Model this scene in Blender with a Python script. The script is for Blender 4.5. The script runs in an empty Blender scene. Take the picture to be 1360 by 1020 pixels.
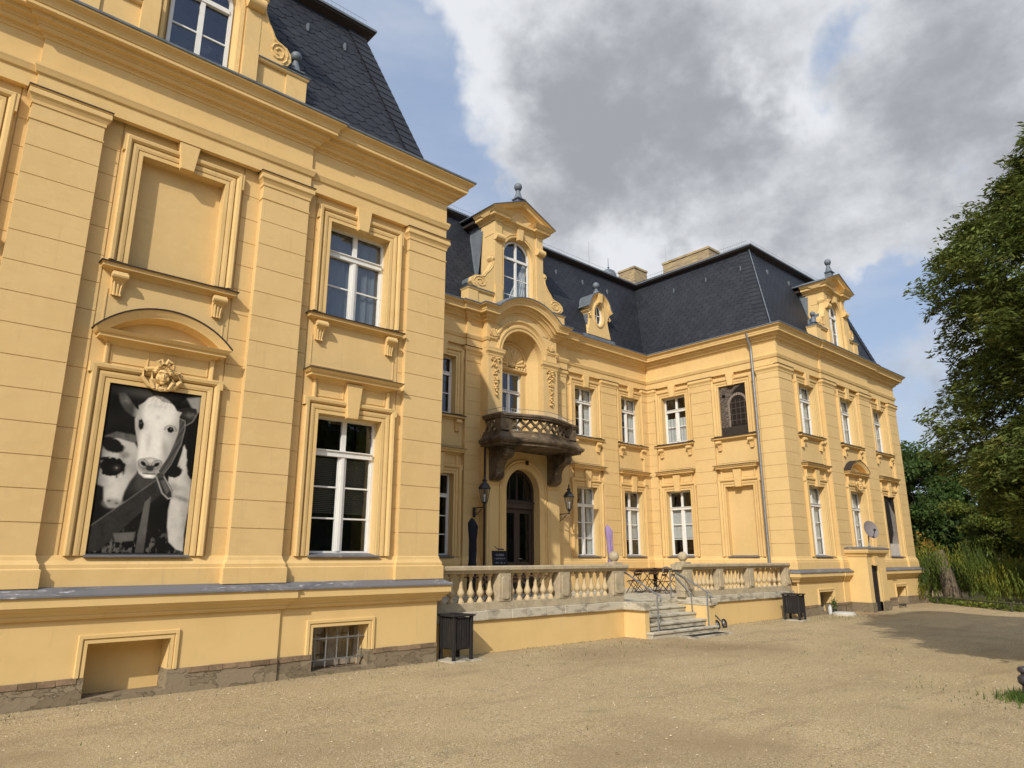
import bpy, bmesh, math, random
import numpy as np
from mathutils import Vector, Matrix

random.seed(7); rng = np.random.default_rng(11)
SC = bpy.context.scene
COL = SC.collection
R = math.radians

# ------------------------------------------------------------------ camera
PITCH, AX = R(14.095), R(48.03)
cam_d = bpy.data.cameras.new('camera'); cam = bpy.data.objects.new('camera', cam_d); COL.objects.link(cam)
cam_d.lens = 24.247; cam_d.sensor_width = 36.0; cam_d.clip_start = 0.05; cam_d.clip_end = 3000
CAMP = Vector((0, 0, 1.9))
_F = Vector((math.cos(AX), math.sin(AX), 0)); _R = Vector((math.sin(AX), -math.cos(AX), 0))
_fw = _F*math.cos(PITCH) + Vector((0, 0, 1))*math.sin(PITCH)
_up = -_F*math.sin(PITCH) + Vector((0, 0, 1))*math.cos(PITCH)
m3 = Matrix((_R, _up, -_fw)).transposed()
cam.matrix_world = Matrix.Translation(CAMP) @ m3.to_4x4()
SC.camera = cam
SC.view_settings.view_transform = 'Standard'; SC.view_settings.look = 'None'
SC.view_settings.exposure = 0.0; SC.view_settings.gamma = 1.0
try: SC.view_settings.use_curve_mapping = False
except Exception: pass

# ------------------------------------------------------------------ sky, clouds and sun
SUNV = Vector((1.6, 1.0, -1.30)).normalized()
sun_el = math.asin(-SUNV.z); sun_rot = math.atan2(-SUNV.x, -SUNV.y)
sl = bpy.data.lights.new('sun', 'SUN'); sun = bpy.data.objects.new('sun', sl); COL.objects.link(sun)
sl.energy = 3.72; sl.angle = R(0.55); sl.color = (1.0, 0.93, 0.82)
sun.rotation_euler = SUNV.to_track_quat('-Z', 'Y').to_euler(); sun.location = (-20, -15, 30)

W = bpy.data.worlds.new('World'); SC.world = W; W.use_nodes = True
nt = W.node_tree; nt.nodes.clear()
def N(t, **k):
    n = nt.nodes.new(t)
    for a, b in k.items(): setattr(n, a, b)
    return n
def mth(op, a, b=None, c=None, clamp=False):
    n = N('ShaderNodeMath', operation=op); n.use_clamp = clamp
    for i, v in enumerate((a, b, c)):
        if v is None: continue
        if isinstance(v, (int, float)): n.inputs[i].default_value = v
        else: nt.links.new(v, n.inputs[i])
    return n.outputs[0]
def pixdir(u, v):      # the direction in the sky of a feature seen in the photograph
    return (_fw*916 + _R*(u-680) - _up*(v-510)).normalized()
tc = N('ShaderNodeTexCoord'); dirv = tc.outputs['Generated']
def noise(scale, detail, rough, off=(0, 0, 0), sc=(1, 1, 1), dist=0.0):
    mp = N('ShaderNodeMapping'); mp.inputs['Location'].default_value = off; mp.inputs['Scale'].default_value = sc
    nt.links.new(dirv, mp.inputs['Vector'])
    n = N('ShaderNodeTexNoise'); n.inputs['Scale'].default_value = scale; n.inputs['Detail'].default_value = detail
    n.inputs['Roughness'].default_value = rough; n.inputs['Distortion'].default_value = dist
    nt.links.new(mp.outputs[0], n.inputs['Vector']); return n.outputs['Fac']
_wn = N('ShaderNodeTexNoise'); _wn.inputs['Scale'].default_value = 4.5; _wn.inputs['Detail'].default_value = 5; _wn.inputs['Roughness'].default_value = .6; nt.links.new(dirv, _wn.inputs['Vector'])
_ws = N('ShaderNodeVectorMath', operation='SUBTRACT'); nt.links.new(_wn.outputs['Color'], _ws.inputs[0]); _ws.inputs[1].default_value = (.5, .5, .5)
_wm = N('ShaderNodeVectorMath', operation='SCALE'); nt.links.new(_ws.outputs[0], _wm.inputs[0]); _wm.inputs['Scale'].default_value = .34
_wa = N('ShaderNodeVectorMath', operation='ADD'); nt.links.new(dirv, _wa.inputs[0]); nt.links.new(_wm.outputs[0], _wa.inputs[1]); warped = _wa.outputs[0]
def blob(u, v, r, w):
    d = N('ShaderNodeVectorMath', operation='DISTANCE'); nt.links.new(warped, d.inputs[0]); d.inputs[1].default_value = pixdir(u, v)
    x = mth('DIVIDE', d.outputs['Value'], r); x = mth('MULTIPLY', x, x); x = mth('MULTIPLY', x, -1.0)
    return mth('MULTIPLY', mth('EXPONENT', x), w)
def total(lst, base):
    a = base
    for args in lst: a = mth('ADD', a, blob(*args))
    return a
big = noise(3.2, 9, .56, (3.1, 1.2, .4), (1, 1, 1.8), .15)
fin = noise(9.0, 8, .6, (1.1, 4.2, 2.4), (1, 1, 1.6), .1)
body = [(760, 60, .20, .8), (700, 160, .13, .5), (880, 140, .22, .8), (830, 250, .16, .6), (960, 250, .16, .55), (1000, 20, .14, .5),
        (1120, 200, .14, .40), (1250, 80, .20, .62), (1330, 170, .14, .35), (1180, 120, .12, .30), (1240, -120, .3, .5), (850, -150, .35, .7), (1450, 100, .25, .4),
        (1050, 300, .12, .3), (860, 340, .05, .5), (835, 362, .05, .4), (1160, 290, .06, .45), (1215, 272, .04, .3), (1190, 425, .045, .4), (1215, 500, .07, .5), (1190, 540, .06, .35), (1230, 620, .05, .5),
        (540, 90, .12, -1.0), (470, 0, .12, -.8), (590, 225, .06, -.7), (560, -20, .10, .25), (1160, 385, .09, -.9), (1225, 335, .06, -.8), (1285, 235, .08, -.7), (1120, 330, .07, -.5), (1080, 70, .075, -1.25), (1035, 120, .06, -1.0), (1125, 20, .06, -.9), (985, 150, .045, -.8), (560, 120, .17, -.35), (600, 250, .05, -.3), (1210, 560, .03, -.3),
        (-300, -500, .5, .6), (-900, 300, .5, .6), (300, -900, .4, .5)]
dens = total(body, mth('ADD', mth('MULTIPLY', mth('SUBTRACT', big, .5), 1.9), mth('MULTIPLY', mth('SUBTRACT', fin, .5), 1.1)))
def ramp(x, a, b):
    n = N('ShaderNodeMapRange', interpolation_type='SMOOTHSTEP'); n.inputs['From Min'].default_value = a; n.inputs['From Max'].default_value = b
    nt.links.new(x, n.inputs['Value']); return n.outputs[0]
alpha = ramp(dens, -.02, 1.1)
thin = ramp(noise(2.2, 7, .6, (7, 2, 1), (1, 1, 3.0)), .35, .75)
alpha2 = mth('MAXIMUM', alpha, mth('MULTIPLY', thin, .38))
dark = total([(740, 200, .16, .6), (820, 130, .15, .45), (900, 240, .14, .5), (680, 230, .07, .2), (1000, 240, .12, .35), (1270, 140, .15, .55), (1340, 60, .15, .5), (960, 60, .1, .3), (780, 30, .10, .25), (1215, 545, .06, .7), (1190, 520, .04, .4),
              (650, 60, .10, -.8), (640, 160, .06, -.3), (1020, 130, .06, -.5), (850, 95, .06, -.22), (1010, 160, .035, -.6), (1040, 120, .05, -.3), (885, 222, .03, -.4), (1070, 190, .06, -.2), (860, 340, .07, -.9), (1180, 290, .07, -.4), (1180, 130, .06, -.15), (1225, 610, .05, -.6)],
             mth('ADD', mth('ADD', mth('MULTIPLY', mth('SUBTRACT', fin, .5), 1.3), mth('MULTIPLY', mth('SUBTRACT', noise(22, 6, .62, (5, 1, 3), (1, 1, 1.4)), .5), .7)), mth('MULTIPLY', mth('SUBTRACT', big, .5), 1.6)))
dk = ramp(dark, -.30, 1.15)
cmix = N('ShaderNodeMix', data_type='RGBA'); nt.links.new(dk, cmix.inputs['Factor'])
cmix.inputs['A'].default_value = (.80, .82, .855, 1); cmix.inputs['B'].default_value = (.365, .38, .415, 1)
sky = N('ShaderNodeTexSky', sky_type='NISHITA'); sky.sun_disc = False; sky.sun_elevation = sun_el; sky.sun_rotation = sun_rot
sky.air_density = 1.0; sky.dust_density = 2.2; sky.ozone_density = 1.0
skm = N('ShaderNodeVectorMath', operation='SCALE'); nt.links.new(sky.outputs[0], skm.inputs[0]); skm.inputs['Scale'].default_value = 0.11
hz = N('ShaderNodeMix', data_type='RGBA'); hz.inputs['Factor'].default_value = .55
nt.links.new(skm.outputs[0], hz.inputs['A']); hz.inputs['B'].default_value = (.50, .63, .87, 1)
smix = N('ShaderNodeMix', data_type='RGBA'); nt.links.new(alpha2, smix.inputs['Factor'])
nt.links.new(hz.outputs['Result'], smix.inputs['A']); nt.links.new(cmix.outputs['Result'], smix.inputs['B'])
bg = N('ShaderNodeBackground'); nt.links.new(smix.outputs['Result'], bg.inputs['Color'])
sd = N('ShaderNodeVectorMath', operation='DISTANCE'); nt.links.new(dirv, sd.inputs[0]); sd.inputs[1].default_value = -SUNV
sg = mth('EXPONENT', mth('MULTIPLY', mth('POWER', mth('DIVIDE', sd.outputs['Value'], .75), 2.0), -1.0))      # added sky glow around the sun, unseen behind the viewer, lifts shaded walls
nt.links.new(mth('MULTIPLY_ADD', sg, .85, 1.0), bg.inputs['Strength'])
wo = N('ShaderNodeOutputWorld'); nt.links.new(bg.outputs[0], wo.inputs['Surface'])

# ------------------------------------------------------------------ materials
def new_mat(name, color, rough=.8, spec=.3, metal=0., noises=(), bump=None, rnd=0., trans=0.):
    """noises: list of (scale, color, lo, hi, stretch xyz) mixed over the base; bump: (scale, strength, distance, detail)"""
    m = bpy.data.materials.new(name); m.use_nodes = True; t = m.node_tree
    b = t.nodes['Principled BSDF']; b.inputs['Roughness'].default_value = rough; b.inputs['Metallic'].default_value = metal
    b.inputs['Specular IOR Level'].default_value = spec
    co = t.nodes.new('ShaderNodeTexCoord').outputs['Object']
    cur = None
    def mix(fac, c):
        nonlocal cur
        x = t.nodes.new('ShaderNodeMix'); x.data_type = 'RGBA'
        if isinstance(fac, float): x.inputs['Factor'].default_value = fac
        else: t.links.new(fac, x.inputs['Factor'])
        if cur is None: x.inputs['A'].default_value = (*color, 1)
        else: t.links.new(cur, x.inputs['A'])
        x.inputs['B'].default_value = (*c, 1); cur = x.outputs['Result']
    for sc, c, lo, hi, st in noises:
        mp = t.nodes.new('ShaderNodeMapping'); t.links.new(co, mp.inputs['Vector']); mp.inputs['Scale'].default_value = st
        n = t.nodes.new('ShaderNodeTexNoise'); n.inputs['Scale'].default_value = sc; n.inputs['Detail'].default_value = 6; n.inputs['Roughness'].default_value = .62
        t.links.new(mp.outputs[0], n.inputs['Vector'])
        r = t.nodes.new('ShaderNodeMapRange'); r.inputs['From Min'].default_value = lo; r.inputs['From Max'].default_value = hi
        t.links.new(n.outputs['Fac'], r.inputs['Value']); mix(r.outputs[0], c)
    if cur is None: b.inputs['Base Color'].default_value = (*color, 1)
    else: t.links.new(cur, b.inputs['Base Color'])
    if rnd:
        g = t.nodes.new('ShaderNodeNewGeometry'); h = t.nodes.new('ShaderNodeHueSaturation')
        r = t.nodes.new('ShaderNodeMapRange'); r.inputs['To Min'].default_value = 1-rnd; r.inputs['To Max'].default_value = 1+rnd
        t.links.new(g.outputs['Random Per Island'], r.inputs['Value']); t.links.new(r.outputs[0], h.inputs['Value'])
        if cur is None: h.inputs['Color'].default_value = (*color, 1)
        else: t.links.new(cur, h.inputs['Color'])
        t.links.new(h.outputs[0], b.inputs['Base Color']); cur = h.outputs[0]
    if bump:
        sc, st, di, de = bump
        n = t.nodes.new('ShaderNodeTexNoise'); n.inputs['Scale'].default_value = sc; n.inputs['Detail'].default_value = de; n.inputs['Roughness'].default_value = .6
        t.links.new(co, n.inputs['Vector'])
        bp = t.nodes.new('ShaderNodeBump'); bp.inputs['Strength'].default_value = st; bp.inputs['Distance'].default_value = di
        t.links.new(n.outputs['Fac'], bp.inputs['Height']); t.links.new(bp.outputs[0], b.inputs['Normal'])
    if trans:
        tr = t.nodes.new('ShaderNodeBsdfTranslucent'); mx = t.nodes.new('ShaderNodeMixShader'); mx.inputs[0].default_value = trans
        if cur is not None: t.links.new(cur, tr.inputs['Color'])
        else: tr.inputs['Color'].default_value = (*color, 1)
        t.links.new(b.outputs[0], mx.inputs[1]); t.links.new(tr.outputs[0], mx.inputs[2])
        t.links.new(mx.outputs[0], t.nodes['Material Output'].inputs['Surface'])
    return m
O3 = (1, 1, 1)
M = {}
M['plaster'] = new_mat('ochre_plaster', (.655, .460, .208), .9, .15, noises=[(.9, (.60, .415, .178), .42, .7, (1, 1, .6)), (7, (.67, .485, .22), .5, .8, O3), (2.2, (.58, .41, .185), .55, .8, (1, 1, 3)), (3.0, (.50, .36, .175), .60, .85, (3.5, 3.5, .22)), (26, (.60, .43, .20), .55, .8, O3)], bump=(45, .25, .006, 4))
M['plaster_trim'] = new_mat('ochre_trim', (.68, .472, .205), .85, .15, noises=[(2.0, (.62, .42, .172), .45, .75, O3), (3.4, (.48, .35, .18), .60, .85, (3, 3, .3)), (9, (.60, .42, .185), .55, .8, O3)], bump=(60, .2, .004, 3))
M['plinth'] = new_mat('ochre_plinth', (.69, .49, .215), .9, .15, noises=[(2.4, (.52, .39, .20), .60, .85, (2.5, 2.5, .35)), (1.3, (.64, .45, .19), .45, .7, O3), (4, (.56, .42, .19), .62, .85, (1, 1, 2))], bump=(40, .25, .006, 4))
M['sand'] = new_mat('sandstone', (.44, .36, .23), .9, .2, noises=[(3, (.33, .27, .18), .4, .65, O3), (14, (.50, .44, .32), .5, .75, O3), (30, (.16, .14, .11), .62, .8, O3)], bump=(60, .5, .01, 6))
M['baluster'] = new_mat('baluster_stone', (.52, .405, .235), .9, .2, noises=[(5, (.46, .37, .22), .45, .7, O3), (25, (.25, .21, .15), .64, .8, O3)], bump=(60, .4, .008, 5))
M['coping'] = new_mat('weathered_coping_stone', (.50, .45, .34), .9, .2, noises=[(2.5, (.26, .23, .17), .48, .62, (1, 1, 3)), (18, (.62, .58, .48), .55, .8, O3), (40, (.10, .09, .08), .62, .78, O3)], bump=(50, .6, .012, 6))
M['balcony'] = new_mat('dark_weathered_stone', (.165, .122, .075), .92, .2, noises=[(2.2, (.045, .033, .022), .40, .66, (1, 1, .8)), (4.5, (.38, .305, .185), .60, .80, (1, 1, 2)), (45, (.05, .04, .03), .60, .8, O3)], bump=(60, .5, .004, 5))
M['slate'] = new_mat('roof_slate', (.019, .021, .027), .58, .32, noises=[(1.2, (.026, .029, .036), .45, .7, O3), (6, (.030, .033, .038), .5, .75, O3), (4, (.050, .050, .046), .70, .82, O3)], bump=(30, .3, .004, 4), rnd=.15)
M['slate_under'] = new_mat('roof_underlay', (.012, .013, .015), .8, .2)
M['zinc'] = new_mat('zinc_sheet', (.15, .17, .19), .6, .4, .2, noises=[(4, (.10, .12, .135), .45, .7, O3), (20, (.22, .24, .25), .6, .8, O3)])
M['ledge'] = new_mat('ledge_slate', (.17, .17, .175), .75, .4, noises=[(3, (.10, .10, .11), .4, .6, (1, 1, 1)), (8, (.46, .46, .46), .56, .66, (.7, 3, 3)), (1.1, (.14, .14, .145), .42, .50, (1, 1, 1))], bump=(30, .3, .006, 4))
M['eave'] = new_mat('dark_eave_board', (.035, .026, .022), .7, .3)
M['white'] = new_mat('white_window_paint', (.74, .73, .68), .5, .4, noises=[(8, (.62, .60, .55), .5, .8, O3), (3, (.68, .67, .63), .4, .6, (4, 4, .5))])
M['curtain'] = new_mat('white_curtain', (.80, .80, .78), .9, .1, trans=.3)
M['oldframe'] = new_mat('weathered_frame_paint', (.34, .29, .22), .8, .2, noises=[(12, (.20, .17, .13), .5, .7, O3)])
M['sheer'] = new_mat('grey_net_curtain', (.20, .22, .24), .9, .1, trans=.2)
M['blind'] = new_mat('grey_slat_blind', (.16, .16, .165), .7, .3)
M['room'] = new_mat('unlit_depth', (.035, .033, .032), .95, .1)  # near-black colour stands in for the shade of unlit depth
M['door'] = new_mat('dark_brown_door_wood', (.05, .032, .022), .5, .4, noises=[(4, (.03, .02, .014), .45, .7, (6, 6, .6))])
M['iron'] = new_mat('wrought_iron', (.02, .02, .021), .5, .5)
M['steel'] = new_mat('galvanised_steel', (.30, .31, .31), .42, .5, .7, noises=[(12, (.22, .22, .22), .5, .7, O3)])
M['wood_dark'] = new_mat('weathered_dark_wood', (.022, .019, .018), .8, .25, noises=[(6, (.07, .06, .053), .55, .8, (5, 5, .5))], bump=(30, .4, .005, 4))
M['cloth_dark'] = new_mat('charcoal_canvas', (.022, .024, .032), .9, .1, bump=(12, .5, .02, 4))
M['cloth_lilac'] = new_mat('lilac_canvas', (.29, .205, .36), .9, .1, bump=(12, .5, .02, 4))
M['chair_wood'] = new_mat('brown_chair_wood', (.085, .040, .024), .6, .4)
M['brick'] = None
M['plate'] = new_mat('grey_plate', (.5, .5, .48), .5, .4)
M['dish'] = new_mat('grey_dish_paint', (.19, .165, .16), .6, .4)
M['leafA'] = new_mat('conifer_needles', (.125, .155, .034), .7, .2, rnd=.5, trans=.35, noises=[(.9, (.080, .110, .024), .4, .7, O3), (2.6, (.215, .195, .045), .55, .72, O3)])
M['leafB'] = new_mat('broad_green_leaves', (.070, .115, .024), .6, .25, rnd=.45, trans=.35, noises=[(.5, (.038, .070, .016), .4, .7, O3)])
M['leafC'] = new_mat('yellow_green_leaves', (.15, .18, .030), .6, .25, rnd=.6, trans=.4, noises=[(.9, (.065, .095, .02), .4, .65, O3), (3, (.38, .31, .05), .58, .75, O3)])
M['leafD'] = new_mat('willow_leaves', (.12, .155, .025), .6, .2, rnd=.45, trans=.35, noises=[(.9, (.05, .08, .016), .42, .62, (1, 1, .35)), (.35, (.34, .30, .035), .48, .66, O3)])
M['leafE'] = new_mat('orange_leaves', (.36, .20, .03), .7, .2, rnd=.4, trans=.3)
M['bark'] = new_mat('bark', (.16, .125, .085), .95, .1, noises=[(6, (.07, .055, .04), .45, .65, (1, 1, .3)), (14, (.28, .24, .18), .58, .75, (1, 1, .4))], bump=(14, .9, .04, 6))
M['grass'] = new_mat('grass_blades', (.07, .11, .022), .8, .15, rnd=.5, trans=.2)
M['litter'] = new_mat('dry_leaf_litter', (.16, .09, .03), .9, .1, rnd=.6)
M['railwood'] = new_mat('grey_green_rail_wood', (.07, .065, .045), .9, .2, noises=[(5, (.06, .07, .035), .45, .7, O3)])

def glass_mat():
    m = bpy.data.materials.new('window_glass'); m.use_nodes = True; t = m.node_tree; t.nodes.clear()
    o = t.nodes.new('ShaderNodeOutputMaterial'); mx = t.nodes.new('ShaderNodeMixShader')
    tr = t.nodes.new('ShaderNodeBsdfTransparent'); tr.inputs['Color'].default_value = (.93, .95, .95, 1)
    gl = t.nodes.new('ShaderNodeBsdfGlossy'); gl.inputs['Roughness'].default_value = .015; gl.inputs['Color'].default_value = (.62, .67, .80, 1)
    fr = t.nodes.new('ShaderNodeFresnel'); ge = t.nodes.new('ShaderNodeNewGeometry'); bf = t.nodes.new('ShaderNodeMath'); bf.operation = 'MULTIPLY_ADD'; bf.inputs[1].default_value = 1/1.52-1.52; bf.inputs[2].default_value = 1.52; t.links.new(ge.outputs['Backfacing'], bf.inputs[0]); t.links.new(bf.outputs[0], fr.inputs['IOR'])
    co = t.nodes.new('ShaderNodeTexCoord'); n = t.nodes.new('ShaderNodeTexNoise'); n.inputs['Scale'].default_value = 1.8; n.inputs['Detail'].default_value = 1
    bp = t.nodes.new('ShaderNodeBump'); bp.inputs['Strength'].default_value = .25; bp.inputs['Distance'].default_value = .05
    t.links.new(co.outputs['Object'], n.inputs['Vector']); t.links.new(n.outputs['Fac'], bp.inputs['Height'])
    t.links.new(bp.outputs[0], gl.inputs['Normal'])
    ma = t.nodes.new('ShaderNodeMath'); ma.operation = 'MULTIPLY_ADD'; ma.inputs[1].default_value = 1.0; ma.inputs[2].default_value = .03; ma.use_clamp = True
    t.links.new(fr.outputs[0], ma.inputs[0]); t.links.new(ma.outputs[0], mx.inputs[0]); t.links.new(tr.outputs[0], mx.inputs[1]); t.links.new(gl.outputs[0], mx.inputs[2])
    t.links.new(mx.outputs[0], o.inputs['Surface']); return m
M['glass'] = glass_mat()

def voro_mat(name, c1, c2, mortar, scale, stretch, width, bumpd, seed_noise=.25):
    m = bpy.data.materials.new(name); m.use_nodes = True; t = m.node_tree; b = t.nodes['Principled BSDF']
    b.inputs['Roughness'].default_value = .92; b.inputs['Specular IOR Level'].default_value = .2
    co = t.nodes.new('ShaderNodeTexCoord').outputs['Object']
    mp = t.nodes.new('ShaderNodeMapping'); mp.inputs['Scale'].default_value = stretch; t.links.new(co, mp.inputs['Vector'])
    nz = t.nodes.new('ShaderNodeTexNoise'); nz.inputs['Scale'].default_value = 3; nz.inputs['Detail'].default_value = 4; t.links.new(mp.outputs[0], nz.inputs['Vector'])
    ad = t.nodes.new('ShaderNodeMix'); ad.data_type = 'RGBA'; ad.blend_type = 'LINEAR_LIGHT'; ad.inputs['Factor'].default_value = seed_noise
    t.links.new(mp.outputs[0], ad.inputs['A']); t.links.new(nz.outputs['Color'], ad.inputs['B'])
    v = t.nodes.new('ShaderNodeTexVoronoi'); v.inputs['Scale'].default_value = scale; v.feature = 'DISTANCE_TO_EDGE'; t.links.new(ad.outputs['Result'], v.inputs['Vector'])
    v2 = t.nodes.new('ShaderNodeTexVoronoi'); v2.inputs['Scale'].default_value = scale; t.links.new(ad.outputs['Result'], v2.inputs['Vector'])
    r = t.nodes.new('ShaderNodeMapRange'); r.inputs['From Max'].default_value = width; t.links.new(v.outputs['Distance'], r.inputs['Value'])
    sp = t.nodes.new('ShaderNodeSeparateColor'); t.links.new(v2.outputs['Color'], sp.inputs[0])
    n2 = t.nodes.new('ShaderNodeTexNoise'); n2.inputs['Scale'].default_value = 14; n2.inputs['Detail'].default_value = 8; n2.inputs['Roughness'].default_value = .7; t.links.new(co, n2.inputs['Vector'])
    am = t.nodes.new('ShaderNodeMath'); am.operation = 'ADD'; t.links.new(sp.outputs[0], am.inputs[0]); t.links.new(n2.outputs['Fac'], am.inputs[1])
    r2 = t.nodes.new('ShaderNodeMapRange'); r2.inputs['From Min'].default_value = .4; r2.inputs['From Max'].default_value = 1.4; t.links.new(am.outputs[0], r2.inputs['Value'])
    a = t.nodes.new('ShaderNodeMix'); a.data_type = 'RGBA'; a.inputs['A'].default_value = (*c1, 1); a.inputs['B'].default_value = (*c2, 1); t.links.new(r2.outputs[0], a.inputs['Factor'])
    bb = t.nodes.new('ShaderNodeMix'); bb.data_type = 'RGBA'; bb.inputs['A'].default_value = (*mortar, 1); t.links.new(a.outputs['Result'], bb.inputs['B']); t.links.new(r.outputs[0], bb.inputs['Factor'])
    t.links.new(bb.outputs['Result'], b.inputs['Base Color'])
    s = t.nodes.new('ShaderNodeMath'); s.operation = 'MULTIPLY_ADD'; s.inputs[1].default_value = 1.0; t.links.new(r.outputs[0], s.inputs[0]); t.links.new(n2.outputs['Fac'], s.inputs[2])
    bp = t.nodes.new('ShaderNodeBump'); bp.inputs['Strength'].default_value = .9; bp.inputs['Distance'].default_value = bumpd; t.links.new(s.outputs[0], bp.inputs['Height']); t.links.new(bp.outputs[0], b.inputs['Normal'])
    return m
M['rubble'] = voro_mat('fieldstone_base', (.185, .145, .09), (.27, .215, .14), (.18, .14, .088), 1.6, (1, 1, 1.9), .014, .014, .6)
M['base_brick'] = new_mat('base_brick', (.24, .165, .10), .92, .15, noises=[(5, (.17, .12, .075), .4, .65, O3), (22, (.30, .23, .15), .5, .8, O3)], bump=(50, .6, .01, 5), rnd=.25)

def brick_mat(name, c1, c2, mortar, axis_swap=True):
    m = bpy.data.materials.new(name); m.use_nodes = True; t = m.node_tree; b = t.nodes['Principled BSDF']; b.inputs['Roughness'].default_value = .9
    co = t.nodes.new('ShaderNodeTexCoord').outputs['Object']; sp = t.nodes.new('ShaderNodeSeparateXYZ'); t.links.new(co, sp.inputs[0])
    ad = t.nodes.new('ShaderNodeMath'); ad.operation = 'ADD'; t.links.new(sp.outputs[0], ad.inputs[0]); t.links.new(sp.outputs[1], ad.inputs[1])
    cb = t.nodes.new('ShaderNodeCombineXYZ'); t.links.new(ad.outputs[0], cb.inputs[0]); t.links.new(sp.outputs[2], cb.inputs[1])
    k = t.nodes.new('ShaderNodeTexBrick'); k.inputs['Scale'].default_value = 1; k.inputs['Brick Width'].default_value = .27; k.inputs['Row Height'].default_value = .085; k.inputs['Mortar Size'].default_value = .01
    k.inputs['Color1'].default_value = (*c1, 1); k.inputs['Color2'].default_value = (*c2, 1); k.inputs['Mortar'].default_value = (*mortar, 1); t.links.new(cb.outputs[0], k.inputs['Vector'])
    t.links.new(k.outputs['Color'], b.inputs['Base Color']); return m
M['brick'] = brick_mat('yellow_chimney_brick', (.42, .30, .13), (.24, .16, .08), (.33, .28, .2))

def vcol_mat(name, rough=.55):
    m = bpy.data.materials.new(name); m.use_nodes = True; t = m.node_tree; b = t.nodes['Principled BSDF']; b.inputs['Roughness'].default_value = .8; b.inputs['Specular IOR Level'].default_value = .04
    a = t.nodes.new('ShaderNodeAttribute'); a.attribute_name = 'print'; t.links.new(a.outputs['Color'], b.inputs['Base Color']); return m
M['print'] = vcol_mat('printed_picture')

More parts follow.
